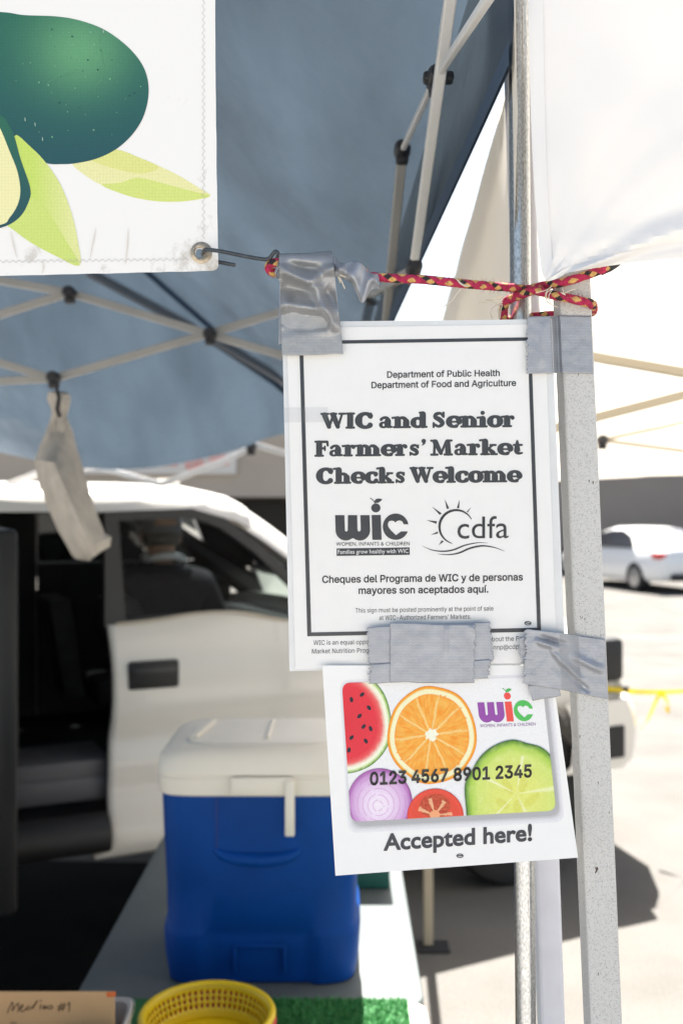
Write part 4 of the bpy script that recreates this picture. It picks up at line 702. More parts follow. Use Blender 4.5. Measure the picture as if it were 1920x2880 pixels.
def teal(x, y, t_, a):
    dx, dy = (x-225)/130.0, (y-140)/120.0; g_ = math.exp(-(dx*dx+dy*dy)); dn = max(0, min(1, (y-60)/400))
    base = tuple((1-dn)*p+dn*q for p, q in zip(alb(46, 104, 88), alb(40, 84, 92))); hi = alb(98, 158, 116)
    return tuple(p*(1-g_)+q*g_ for p, q in zip(base, hi))
flat = lambda col: (lambda x, y, t_, a: col)
yg, pale, grn = alb(210, 222, 128), alb(230, 228, 168), alb(196, 218, 106)
leaf2 = cr(Z1([(455, 1030), (530, 1008), (600, 985), (725, 938), (900, 1000), (1100, 1090), (1250, 1180), (1325, 1233), (1200, 1262), (1080, 1270), (950, 1262), (800, 1230), (650, 1170), (540, 1105)]), 4, True)
art.star((380, 510), leaf2, flat(pale), 2, 0.0002)
art.poly(cr(Z1([(870, 1118), (1050, 1160), (1200, 1200), (1322, 1232), (1200, 1260), (1080, 1268), (950, 1260), (800, 1229), (640, 1164), (760, 1150)]), 4, True), yg, 0.0003)
art.poly(cr(Z1([(570, 1000), (725, 942), (860, 985), (1000, 1050), (900, 1090), (760, 1070)]), 4, True), alb(220, 222, 140), 0.00032)
body = Z1([(-1400, 500), (-1300, 250), (-900, 90), (-400, 60), (0, 72), (150, 92), (350, 100), (500, 125), (650, 180), (780, 270), (870, 365), (920, 460), (936, 560), (925, 660), (890, 760), (820, 860), (720, 945), (600, 1000), (480, 1026), (390, 1032), (290, 1025), (150, 960), (0, 860), (-500, 900), (-1200, 800)])
art.star((150, 220), cr(body, 5, True), teal, 14, 0.0004)
leaf1 = cr(Z1([(90, 855), (200, 930), (290, 1025), (380, 1160), (450, 1340), (490, 1520), (500, 1672), (350, 1610), (200, 1530), (90, 1450), (40, 1400), (100, 1300), (150, 1150)]), 4, True)
art.star((120, 560), leaf1, lambda x, y, t_, a: tuple(p+(q-p)*max(0, min(1, (x-90)/110)) for p, q in zip(grn, alb(222, 226, 156))), 6, 0.0005)
art.poly(cr(Z1([(110, 1180), (200, 1240), (280, 1300), (400, 1490), (498, 1668), (350, 1608), (200, 1528), (80, 1440), (60, 1380)]), 4, True), alb(203, 220, 122), 0.0006)
stripe = Z1([(-600, 600), (-200, 640), (0, 720), (60, 790), (92, 860), (130, 1000), (190, 1180), (180, 1270), (120, 1370), (0, 1435), (-300, 1500), (-700, 1300)])
art.star((0, 480), cr(stripe, 5, True), lambda x, y, t_, a: tuple(p+(q-p)*max(0, min(1, (y-330)/300)) for p, q in zip(alb(50, 108, 88), alb(42, 82, 92))), 6, 0.0007)
cream = Z1([(-500, 800), (-250, 700), (-60, 720), (0, 805), (60, 950), (110, 1080), (128, 1200), (110, 1290), (60, 1370), (0, 1415), (-300, 1450), (-600, 1200)])
art.star((0, 500), cr(cream, 5, True), flat(alb(236, 231, 176)), 3, 0.0008)
rdp = random.Random(12)
for _ in range(70):
    x, y = rdp.uniform(0, 400), rdp.uniform(70, 440)
    if ((x-210)/190)**2+((y-240)/175)**2 < 1:
        r_ = rdp.choice((1.0, 1.2, 1.6, 2.4)); art.disc((x, y), r_, r_*1.1, alb(120, 176, 140) if rdp.random() < 0.6 else alb(34, 70, 74), 0.0009, 8)
for q in ([(286, 78), (280, 110), (286, 150), (292, 190), (286, 220), (268, 240)], [(130, 236), (160, 215), (190, 208), (225, 190)]):
    art.stroke([(x, y, 0.9) for x, y in cr(q, 5)], alb(104, 160, 124), 0.0009, False)
for x, y in ((119, 385), (70, 330), (98, 344), (290, 82)): art.stroke([(x, y, 1.6), (x+1, y+9, 2.2)], alb(190, 215, 200), 0.0009)
art.build('printed_artwork', m_bink, bn)
st = Ink(sb); thr = alb(176, 174, 172); z = 0
zz = [(571+(5 if k % 2 else -3), k*9.5-60) for k in range(78)]
st.stroke([(x, y, 1.3) for x, y in zz], thr, 0.0011, False)
zz = [(k*9.0-900, 735-(k*9.0-900)*0.012+(4 if k % 2 else -4)) for k in range(160)]
st.stroke([(x, y, 1.3) for x, y in zz], thr, 0.0011, False)
fold_c = alb(222, 215, 207)
for q in (((30, 650), (38, 690), (48, 725)), ((270, 640), (262, 680), (252, 730)), ((360, 640), (358, 690), (352, 745)), ((118, 728), (122, 750), (118, 770))):
    st.stroke([(x, y, wd) for (x, y), wd in zip(cr(list(q), 4), [1, 2, 3, 4, 4, 3, 2.5, 2, 1])], fold_c, 0.00105, False)
st.build('stitching', m_ink, bn)
m = MB(); gc = P(566, 710, BY)
prof = [(0.0044, -0.0002), (0.0046, -0.0011), (0.0062, -0.0016), (0.0080, -0.0013), (0.0094, -0.0006), (0.0096, 0.0)]
m.loft([[gc+Vector((r_*math.cos(2*math.pi*k/40)-(0.0014 if r_ < 0.006 else 0), y_, r_*math.sin(2*math.pi*k/40))) for k in range(40)] for r_, y_ in prof], cap=False)
m.build('grommet', mat('worn_brass', (0.40, 0.34, 0.26), 0.42, 0.75, var=0.35, vscale=220), bn, smooth=True)

# ------------------------------------------------------------------ laminated sign
SY = 0.855
def bow(px, py):
    u = (px-1180)/400.0; v = (py-1390)/500.0
    return 0.0022*u*u-0.0012*u*v+0.0008*math.sin(v*2.2+u)
def sg(px, py, lift): return P(px, py, SY+bow(px, py)-lift)
def quad_patch(c4, surf, lift, nu=24, nv=32):
    (ax, ay), (bx, by), (cx_, cy_), (dx, dy) = c4; m = MB()
    def fn(u, v):
        x = (ax*(1-u)+bx*u)*(1-v)+(dx*(1-u)+cx_*u)*v; y = (ay*(1-u)+by*u)*(1-v)+(dy*(1-u)+cy_*u)*v
        return surf(x, y, lift)
    m.grid(fn, nu, nv); return m
sign = thing('laminated_sign', 'laminated white sheet with a bold black border and fat slab heading', 'sign', sg(1190, 1880, 0))
quad_patch([(806, 922), (1532, 911), (1566, 1862), (830, 1882)], sg, 0).build('paper', m_paper, sign, smooth=True)
quad_patch([(793, 905), (1551, 897), (1590, 1866), (814, 1888)], sg, -0.0006).build('backing_film', mat('backing_film', (0.72, 0.73, 0.74), 0.25, var=0.04, vscale=40), sign, smooth=True)
BK = alb(58, 61, 67, 240); BK2 = alb(54, 56, 61, 240)
ik = Ink(sg)
OB, IB = [(841, 958.5), (1493, 948), (1521, 1777), (864, 1790)], [(852, 968), (1483, 958), (1510, 1766), (875, 1779)]
for k in range(4):
    a, b_, c_, d_ = OB[k], OB[(k+1) % 4], IB[(k+1) % 4], IB[k]
    for j in range(20):
        f0, f1 = j/20, (j+1)/20; L_ = lambda p, q, f: (p[0]+(q[0]-p[0])*f, p[1]+(q[1]-p[1])*f)
        ik.tri((L_(a, b_, f0), L_(a, b_, f1), L_(d_, c_, f1)), [BK]*3, 0.0003); ik.tri((L_(a, b_, f0), L_(d_, c_, f1), L_(d_, c_, f0)), [BK]*3, 0.0003)
ik.build('printed_border', m_ink, sign)
ik = Ink(sg)
ik.tris(fit(sans('Department of Public Health', 0.030), 1088, 1405, 1062, 1057, 17.5), BK2, 0.0003)
ik.tris(fit(sans('Department of Food and Agriculture', 0.030), 1044, 1451, 1091.5, 1085, 17.5), BK2, 0.0003)
ik.build('agency_text', m_ink, sign)
ik = Ink(sg)
slab_text(ik, 'WIC and Senior', 903, 1447, 1206, 1201, 45, BK, 0.0003)
slab_text(ik, "Farmers' Market", 885, 1470, 1284.5, 1279, 45, BK, 0.0003)
slab_text(ik, 'Checks Welcome', 893, 1464, 1361, 1356, 45, BK, 0.0003)
ik.build('heading_text', m_ink, sign)
ik = Ink(sg)
ik.tris(fit(sans('Cheques del Programa de WIC y de personas', 0.034), 905.5, 1470, 1639.5, 1632.5, 19.5), BK2, 0.0003)
ik.tris(fit(sans('mayores son aceptados aquí.', 0.034), 1008, 1373, 1670.5, 1666.5, 19.5), BK2, 0.0003)
ik.build('spanish_text', m_ink, sign)
ik = Ink(sg)
ik.tris(fit(sans('This sign must be posted prominently at the point of sale'), 999, 1387, 1723.5, 1717.5, 12.5), BK2, 0.0003)
ik.tris(fit(sans('at WIC-Authorized Farmers\u2019 Markets.'), 1066, 1324, 1744, 1740.5, 12.5), BK2, 0.0003)
ik.tris(fit(sans('WIC is an equal oppo'), 881, 1037, 1814.5, 1812, 13), BK2, 0.0003)
ik.tris(fit(sans('Market Nutrition Prog'), 877, 1037, 1838.5, 1836, 13), BK2, 0.0003)
ik.tris(fit(sans('bout the Fa'), 1383, 1467, 1804.5, 1802.5, 13), BK2, 0.0003)
ik.tris(fit(sans('nnp@cdpl'), 1387, 1463, 1827.5, 1825, 13), BK2, 0.0003)
ik.stroke([(1484+9*math.cos(a), 1753+5*math.sin(a), 2.2) for a in [2*math.pi*k/16 for k in range(17)]], BK2, 0.0003, False)
ik.stroke([(1477, 1752, 3), (1491, 1753.5, 3)], BK2, 0.00031)
ik.build('small_print', m_ink, sign)
def arcp(cx, cy, rx, ry, a0, a1, n): return [(cx+rx*math.cos(R(a0+(a1-a0)*k/n)), cy+ry*math.sin(R(a0+(a1-a0)*k/n))) for k in range(n+1)]
def logo(ink, T, cw, ci, cc, cl, lift):
    wv = [(110, 180), (178, 180), (182, 285)]+arcp(192, 286, 11, 14, 180, 0, 8)+[(204, 180), (272, 180), (274, 285)]+arcp(286, 286, 12, 14, 180, 0, 8)+[(295, 180), (363, 180), (367, 290)]
    wv += arcp(292, 290, 75, 77, 0, 128, 14)+arcp(188, 290, 75, 77, 52, 180, 14)
    ink.poly([T(*p) for p in wv], cw, lift)
    ink.poly([T(*p) for p in ((378, 179), (445, 178), (452, 362), (383, 362))], ci, lift)
    ap = arcp(409, 127, 34, 33, 0, 360, 26)[:-1]; ink.poly([T(*p) for p in ap], ci, lift)
    ink.poly([T(*p) for p in cr([(400, 86), (404, 68), (424, 58), (455, 64), (440, 80), (422, 90)], 4, True)], cl, lift)
    sc = T(368, 55); ink.stroke([(*T(x, y), 2.2) for x, y in ((368, 54), (382, 64), (395, 78), (403, 93))], cl, lift)
    ring = arcp(555, 265, 95, 97, -11, -339, 40)
    hb = [(594, 300), (557, 328), (520, 292)]+[(502, 268), (496, 248), (504, 226), (524, 220), (542, 224), (553, 235), (563, 224), (582, 218), (602, 226), (614, 247)]
    ink.poly([T(*p) for p in [(648, 248)]+ring[1:-1]+[(643, 300)]+hb], cc, lift)
ik = Ink(sg); TB = lambda x, y: (900+0.3827*x, 1380+0.3827*y)
logo(ik, TB, BK, BK, BK, BK, 0.0003)
ik.tris(fit(builtin('WOMEN, INFANTS & CHILDREN', 0.004, 1.06), 945, 1151.5, 1535.5, 1534, 10.5), BK2, 0.0003)
ik.poly([TB(*p) for p in ((121, 425), (657, 417), (658, 472), (121, 480))], BK, 0.0003)
ik.tris(fit(builtin('Families grow healthy with WIC', 0.006), 949.5, 1148, 1558, 1555, 11.5), (0.78, 0.78, 0.79), 0.0004)
ik.build('fruit_logo', m_ink, sign)
ik = Ink(sg)
arcs = []
for k in range(41):
    f = k/40; a = R(-26-(231)*f); th = 2+17*math.sin(math.pi*min(1, max(0, f*0.93+0.04)))**0.8; rr_ = 129-th/2
    x, y = TB(997+rr_*math.cos(a), 264+rr_*math.sin(a)); arcs.append((x, y, th*0.3827))
ik.stroke(arcs, BK2, 0.0003)
for q in (((948, 130), (930, 136), (916, 64)), ((1005, 127), (1021, 130), (1024, 64)), ((1076, 155), (1085, 160), (1109, 121)), ((893, 167), (877, 178), (822, 117)), ((858, 225), (853, 244), (781, 217)), ((862, 300), (865, 315), (812, 326)), ((893, 365), (908, 374), (871, 402))):
    ik.poly([TB(*p) for p in q], BK2, 0.0003)
ik.tris(fit(builtin('cdfa', 0.0), 1285.8, 1429.6, 1515, 1513, 62), BK2, 0.0003)
for q, mw in ((((752, 407), (820, 436), (900, 446), (980, 435), (1060, 403), (1150, 384), (1230, 384)), 11), (((862, 465), (940, 471), (1020, 458), (1100, 424), (1190, 406), (1280, 418), (1355, 446)), 13)):
    c_ = cr(list(q), 5); ik.stroke([(*TB(*p), max(0.6, mw*0.3827*math.sin(math.pi*(0.03+0.94*k/(len(c_)-1))))) for k, p in enumerate(c_)], BK2, 0.0003)
ik.build('sun_logo', m_ink, sign)
def lam_surf(px, py, lift):
    return P(px, py, SY+bow(px, py)-lift-0.0004*(1+noise.noise(Vector((px/60, py/90, 2.2))))-0.0011*math.exp(-((px-1447-0.03*(py-1400))/22)**2)*(0.6+0.4*noise.noise(Vector((0, py/130, 3))))-0.0003*noise.noise(Vector((px/9, py/9, 5.0)))*max(0, min(1, (px-1330)/160)))
quad_patch([(793, 905), (1551, 897), (1590, 1866), (814, 1888)], lam_surf, 0.0012, 150, 190).build('laminate_film', glass('laminate_film', (0.97, 0.97, 0.97), 0.02, 0.16), sign, smooth=True)

# ------------------------------------------------------------------ fruit card sheet
def cs(px, py, lift): return P(px, py, SY-0.0026+0.0012*math.sin((px-900)/260.0)-0.003*max(0, (py-2100)/360.0)**2-lift)
card = thing('printed_sheet', 'white sheet printed with a card of colourful cut fruit, taped below the laminated sign', 'sign', cs(1260, 2440, 0))
quad_patch([(906, 1872), (1550, 1872), (1625, 2413), (943, 2464)], cs, 0).build('paper', m_paper, card, smooth=True)
C7 = lambda x, y: (880+0.5548*x, 1850+0.5548*y)
def rrect(c4, r, n=7):
    o = []
    for i in range(4):
        p, a, b_ = Vector(c4[i]), Vector(c4[i-1]), Vector(c4[(i+1) % 4]); u = (a-p).normalized(); v = (b_-p).normalized(); s0, s1 = p+u*r, p+v*r
        for k in range(n+1): f = k/n; q = (1-f)**2*s0+2*f*(1-f)*p+f*f*s1; o.append((q.x, q.y))
    return o
CR4 = [C7(146, 128), C7(1158, 96), C7(1232, 776), C7(192, 834)]
clipr = rrect(CR4, 26)
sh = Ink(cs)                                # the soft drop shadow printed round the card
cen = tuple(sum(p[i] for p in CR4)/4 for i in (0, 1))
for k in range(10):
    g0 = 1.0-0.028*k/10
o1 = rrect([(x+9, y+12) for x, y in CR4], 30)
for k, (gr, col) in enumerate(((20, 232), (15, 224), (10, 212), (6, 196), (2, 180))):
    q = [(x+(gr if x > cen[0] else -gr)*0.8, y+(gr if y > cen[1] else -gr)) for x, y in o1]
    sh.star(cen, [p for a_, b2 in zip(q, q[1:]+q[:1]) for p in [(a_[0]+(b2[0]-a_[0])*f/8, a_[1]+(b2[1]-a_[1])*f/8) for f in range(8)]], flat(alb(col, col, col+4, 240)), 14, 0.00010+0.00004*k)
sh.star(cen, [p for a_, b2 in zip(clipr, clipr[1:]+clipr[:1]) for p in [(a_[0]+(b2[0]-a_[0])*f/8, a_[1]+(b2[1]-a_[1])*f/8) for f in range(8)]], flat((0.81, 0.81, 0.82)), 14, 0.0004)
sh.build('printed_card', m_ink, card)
fr = Ink(cs, clipr)
mixc = lambda a, b_, f: tuple(p+(q-p)*max(0, min(1, f)) for p, q in zip(a, b_))
def ramp(stops, t_):
    for (t0, c0), (t1, c1) in zip(stops, stops[1:]):
        if t_ <= t1: return mixc(c0, c1, (t_-t0)/(t1-t0))
    return stops[-1][1]
rn = lambda x, y, s_, k=0: noise.noise(Vector((x/s_, y/s_, k)))
# melon
wm = cr([C7(*p) for p in ((325, 135), (375, 215), (398, 330), (390, 420), (345, 500), (275, 558), (175, 588), (60, 570), (0, 400), (10, 200), (100, 70), (230, 60))], 6, True)
red_, cream_ = alb(226, 52, 66), alb(246, 244, 222)
fr.star(C7(150, 345), wm, lambda x, y, t_, a: ramp([(0, alb(218, 48, 64)), (0.70, red_), (0.80, alb(232, 96, 96)), (0.88, cream_), (0.94, alb(236, 243, 205)), (0.965, alb(150, 190, 90)), (1, alb(62, 110, 58))], t_+0.015*rn(x, y, 8)), 26, 0.0005)
for x, y, ro in ((195, 214, 20), (248, 188, 80), (284, 255, -10), (235, 297, 75), (256, 350, 70), (292, 361, 10), (195, 406, 70), (268, 424, 0), (182, 470, 40)):
    q = [(13*math.cos(a)*(1 if math.cos(a) > 0 else 1.15), 9*math.sin(a)) for a in [2*math.pi*k/16 for k in range(16)]]; c_, s_ = math.cos(R(ro+60)), math.sin(R(ro+60))
    fr.poly([C7(x+a*c_-b_*s_, y+a*s_+b_*c_) for a, b_ in q], alb(34, 36, 52), 0.0006)
# orange
og = [C7(603+(226+3*math.sin(5*a))*math.cos(a), 393+(248+3*math.cos(7*a))*math.sin(a)) for a in [2*math.pi*k/160 for k in range(160)]]
def ogc(x, y, t_, a):
    seg = abs(((a*10+0.2) % 1.0)-0.5)*2; wob = 0.012*rn(x, y, 14)
    if t_ > 0.93: return ramp([(0.93, alb(252, 205, 110)), (0.955, alb(247, 165, 50)), (1, alb(238, 142, 30))], t_)
    if t_ > 0.845+wob: return alb(252, 240, 196)
    if t_ < 0.13+0.05*rn(x, y, 10, 4): return alb(252, 244, 222)
    fl = mixc(alb(246, 150, 40), alb(252, 184, 84), 0.5+0.9*noise.noise(Vector((a*90, t_*5, 1))))
    edge = 1-seg
    if edge < 0.07/max(0.25, t_): fl = mixc(fl, alb(252, 214, 140), 0.75)
    if t_ > 0.80: fl = mixc(fl, alb(246, 138, 24), 0.5)
    return fl
fr.star(C7(598, 392), og, ogc, 40, 0.0007)
# onion
on = [C7(338+165*math.cos(a), 735+173*math.sin(a)) for a in [2*math.pi*k/90 for k in range(90)]]
def onc(x, y, t_, a):
    base = ramp([(0, alb(244, 234, 246)), (0.35, alb(238, 222, 242)), (0.6, alb(226, 198, 230)), (0.85, alb(206, 160, 212)), (0.94, alb(176, 110, 180)), (1, alb(140, 66, 140))], t_)
    ring = abs(((t_*6.2+0.1*math.sin(a*9)) % 1)-0.5)*2
    return mixc(base, alb(196, 130, 196), 0.55 if ring > 0.86 else 0.15*abs(rn(x, y, 9)))
fr.star(C7(330, 755), on, onc, 36, 0.0009)
# tomato
to = [C7(620+143*math.cos(a), 805+140*math.sin(a)) for a in [2*math.pi*k/90 for k in range(90)]]
def toc(x, y, t_, a):
    u, v = (x-880)/0.5548-618, (y-1850)/0.5548-770
    base = ramp([(0, alb(222, 84, 60)), (0.8, alb(226, 76, 56)), (0.95, alb(232, 84, 66)), (1, alb(206, 48, 44))], t_)
    r_ = math.hypot(u/78, (v+18)/62)
    if r_ < 1: base = mixc(alb(176, 54, 40), alb(206, 92, 60), 0.5+rn(x, y, 6))
    an = math.atan2(v-30, u); rr_ = math.hypot(u, v-30)
    if rr_ < 88 and math.cos(an*7+0.5) > 0.62 and v < 30: base = mixc(base, alb(246, 196, 150), 0.75)
    if rr_ < 26: base = alb(240, 168, 120)
    return base
fr.star(C7(620, 790), to, toc, 26, 0.0011)
# cucumber
cu = cr([C7(*p) for p in ((770, 640), (800, 580), (850, 500), (920, 445), (1010, 417), (1090, 436), (1150, 452), (1200, 490), (1290, 600), (1320, 800), (1200, 960), (950, 980), (800, 900), (775, 760))], 7, True)
def cuc(x, y, t_, a):
    u, v = (x-880)/0.5548, (y-1850)/0.5548
    base = ramp([(0, alb(226, 228, 120)), (0.45, alb(218, 226, 120)), (0.75, alb(206, 224, 118)), (0.88, alb(174, 208, 84)), (0.955, alb(112, 158, 56)), (1, alb(46, 92, 44))], t_+0.02*rn(x, y, 10))
    for sx_, sy_, an, l_ in ((985, 655, 60, 46), (1065, 640, 100, 44), (960, 740, 30, 40), (1110, 720, 140, 50), (1035, 760, 90, 40)):
        du, dv = u-sx_, v-sy_; c_, s_ = math.cos(R(an)), math.sin(R(an)); p, q = du*c_+dv*s_, -du*s_+dv*c_
        if (p/l_)**2+(q/20)**2 < 1: base = mixc(base, alb(210, 208, 84), 0.5)
    an = math.atan2(v-690, u-1030)
    if t_ < 0.75 and abs(math.sin(an*2.5+0.4)) < 0.10: base = mixc(base, alb(246, 246, 204), 0.7)
    return mixc(base, alb(240, 244, 190), 0.25*max(0, rn(x, y, 16, 3)))
fr.star(C7(1030, 690), cu, cuc, 40, 0.0013)
fr.build('fruit_print', m_ink, card)
ik = Ink(cs)
ik.tris(fit(sans('0123 4567 8901 2345', 0.05), C7(288, 0)[0], C7(1109, 0)[0], C7(0, 646)[1], C7(0, 605)[1], 34), alb(62, 60, 58, 240), 0.0015)
ik.build('card_number', m_ink, card)
ik = Ink(cs)
ik.tris(fit(builtin('Accepted here!', 0.032), C7(357, 0)[0], C7(1110, 0)[0], C7(0, 978)[1], C7(0, 927)[1], 45), alb(72, 74, 80, 240), 0.0003)
ik.stroke([(1293+9*math.cos(a), 2408+5*math.sin(a), 2.2) for a in [2*math.pi*k/16 for k in range(17)]], BK2, 0.0003, False)
ik.stroke([(1287, 2408, 3), (1299, 2407.5, 3)], BK2, 0.00031)
ik.build('caption_text', m_ink, card)
A1, B1, C1 = Vector((143, 563)), Vector((770, 545)), Vector((815, 912))
def TC(x, y):
    e1 = (B1-A1)/335.0; e2 = (C1-B1-e1*7)/184.0; q = A1+e1*(x-110)+e2*(y-180+2*(x-110)/335); return (1320+q.x*0.15306, 1890+q.y*0.15306)
ik = Ink(cs); pur = alb(150, 78, 166)
logo(ik, TC, pur, alb(236, 82, 76), alb(82, 190, 92), alb(78, 180, 88), 0.0006)
ik.tris(fit(builtin('WOMEN, INFANTS & CHILDREN', 0.0, 1.06), 1320+190*0.15306, 1320+1211*0.15306, 1890+1023*0.15306, 1890+985*0.15306, 8.6), alb(120, 70, 140), 0.0006)
ik.build('fruit_logo', m_ink, card)
# ------------------------------------------------------------------ duct tape
def tape(name, label, c4, Yf, wr, m_, nu=40, nv=40, cat='duct tape', jag=(0, 0), flip=False, sag=None):
    """A strip of tape: corners TL, TR, BR, BL in photo pixels, depth from Yf, wrinkles from wr(px, py)."""
    (ax, ay), (bx, by), (cx_, cy_), (dx, dy) = c4; m = MB(); r_ = random.Random(hash(label) % 1000 if False else len(label))
    jl = [r_.uniform(-1, 1) for _ in range(nv+1)]; jr = [r_.uniform(-1, 1) for _ in range(nv+1)]
    def xy(u, v):
        x = (ax*(1-u)+bx*u)*(1-v)+(dx*(1-u)+cx_*u)*v; y = (ay*(1-u)+by*u)*(1-v)+(dy*(1-u)+cy_*u)*v
        j = int(round(v*nv)); x += jag[0]*jl[j]*(1-u)**8+jag[1]*jr[j]*u**8
        y += 2.0*math.sin(u*7+ax)*0.5+1.2*rn(x, y, 40)
        return x, y
    def fn(u, v): x, y = xy(u, v); return P(x, y, Yf(x, y)-wr(x, y))
    def uvf(u, v):
        x, y = xy(u, v); return (y*0.0003, x*0.0003) if flip else (x*0.0003, y*0.0003)
    m.grid(fn, nu, nv, uvf=uvf); o = m.build(name, m_, None, smooth=True, solid=0.00025)
    return tag(o, label, cat, 'duct tape strips holding the two signs')
ridge = lambda x, y, x0, y0, x1, y1, wd: (lambda t_, d: math.exp(-(d/wd)**2)*max(0, min(1, 6*t_*(1-t_)+0.05)) if -0.05 < t_ < 1.05 else 0)(((x-x0)*(x1-x0)+(y-y0)*(y1-y0))/((x1-x0)**2+(y1-y0)**2), ((x-x0)*(y1-y0)-(y-y0)*(x1-x0))/math.hypot(x1-x0, y1-y0))
fine = lambda x, y: 0.0003*rn(x, y, 22, 1)+0.00015*rn(x, y, 7, 2)
# hanging strip over the rope and the top corner of the sign
def y_hang(x, y):
    if y < 735: return SY-0.006+0.012*((735-y)/30.0)**2
    return SY-0.006+0.003*min(1, max(0, (y-760)/170))
def w_hang(x, y):
    f_ = lambda e0, e1, v: max(0, min(1, (v-e0)/(e1-e0)))
    q = 0.012*ridge(x, y, 775, 745, 912, 822, 17)+0.012*ridge(x, y, 880, 800, 950, 935, 15)+0.010*ridge(x, y, 868, 790, 968, 735, 14)
    q -= 0.009*ridge(x, y, 770, 800, 960, 838, 20)+0.010*ridge(x, y, 780, 895, 930, 912, 16)+0.007*ridge(x, y, 800, 735, 930, 775, 16)
    q += 0.008*ridge(x, y, 775, 852, 930, 872, 15)+0.004*rn(x, y, 34, 6)*f_(735, 760, y)*f_(960, 915, y)
    q = max(q, -0.0015) if y > 880 else q
    return q*f_(968, 925, y)*f_(722, 748, y)+fine(x, y)+0.0022
tape('duct_tape', 'shiny crumpled silver tape strip hanging from the rope over the upper left sign corner', [(784, 713), (934, 707), (965, 996), (793, 1000)], y_hang, w_hang, m_tape, 60, 90)
tape('duct_tape', 'thin silver tape edge showing behind the crumpled strip at upper left', [(786, 800), (800, 800), (800, 968), (783, 967)], lambda x, y: SY+0.0015, fine, m_tape_d, 6, 30)
# right: over the sign's edge and round the leg
LF = 0.870
LFX = lambda y: 1572+(y-1058)*0.0423+9
def y_tr(x, y):
    e = LFX(y)
    if x < e-28: return SY-0.0022
    if x < e: f = (x-e+28)/28.0; return (SY-0.0022)*(1-f)+(LF-0.0008)*f+0.012*math.sin(math.pi*f)*0.8
    return LF-0.0010
tape('duct_tape', 'smooth silver tape patch joining upper right sign edge to the grey leg', [(1484, 889), (1660, 887), (1667, 1050), (1480, 1050)], y_tr, lambda x, y: fine(x, y)+0.0012*ridge(x, y, 1530, 900, 1520, 1040, 10), m_tape_d, 90, 40, jag=(5, 0))
def y_br(x, y):
    e = LFX(y)
    if x < e-40: return SY-0.0075
    f = min(1, (x-e+40)/55.0); return (SY-0.0075)*(1-f)+(LF-0.0022)*f
def w_br(x, y):
    q = 0.0035*ridge(x, y, 1500, 1800, 1590, 1830, 9)+0.004*ridge(x, y, 1545, 1822, 1640, 1925, 10)+0.0035*ridge(x, y, 1600, 1840, 1700, 1890, 11)
    q -= 0.0035*ridge(x, y, 1510, 1790, 1600, 1815, 8)+0.003*ridge(x, y, 1575, 1870, 1660, 1950, 9)
    return q+1.4*fine(x, y)
tape('duct_tape', 'short silver tape stub beneath the wrinkled tape at lower right of the fruit sheet', [(1485, 1925), (1570, 1925), (1577, 1957), (1497, 1972)], lambda x, y: SY-0.0062, fine, m_tape_d, 20, 10)
tape('duct_tape', 'wrinkled grey tape running from the fruit sheet across to the speckled leg', [(1478, 1768), (1701, 1798), (1708, 1966), (1472, 1922)], y_br, w_br, m_tape_d, 90, 60, jag=(6, 0))
tape('duct_tape', 'small torn tape end poking out left of the wrinkled tape over small print', [(1458, 1795), (1500, 1785), (1500, 1860), (1466, 1868)], lambda x, y: SY-0.0055, lambda x, y: 2*fine(x, y), m_tape_d, 14, 20, jag=(7, 0))
# centre patches
yc = lambda k: (lambda x, y: SY-0.0050-k)
tape('duct_tape', 'wide translucent looking tape patch under the two others, between sign and fruit sheet', [(1033, 1764), (1376, 1748), (1387, 1862), (1038, 1868)], yc(0.0), fine, m_tape_d, 60, 24, jag=(4, 4))
tape('duct_tape', 'low narrow tape strip along the top edge of the fruit sheet', [(1040, 1868), (1376, 1856), (1374, 1909), (1036, 1924)], yc(0.0006), lambda x, y: 1.3*fine(x, y), m_tape_d, 60, 14, jag=(7, 5))
tape('duct_tape', 'square uppermost tape patch with a crease in the middle joining both sheets', [(1097, 1752), (1336, 1757), (1332, 1922), (1097, 1920)], yc(0.0014), lambda x, y: fine(x, y)+0.0016*ridge(x, y, 1256, 1755, 1252, 1850, 6)+0.0018*ridge(x, y, 1320, 1760, 1345, 1785, 6), m_tape_d, 60, 40, jag=(2, 3))
m = quad_patch([(800, 1146), (921, 1145), (921, 1187), (800, 1188)], sg, 0.0020, 10, 4)
tag(m.build('clear_tape', glass('clear_tape', (0.93, 0.93, 0.94), 0.05, 0.25), None, smooth=True), 'small strip of clear tape across the left border of the laminated sign', 'clear tape')

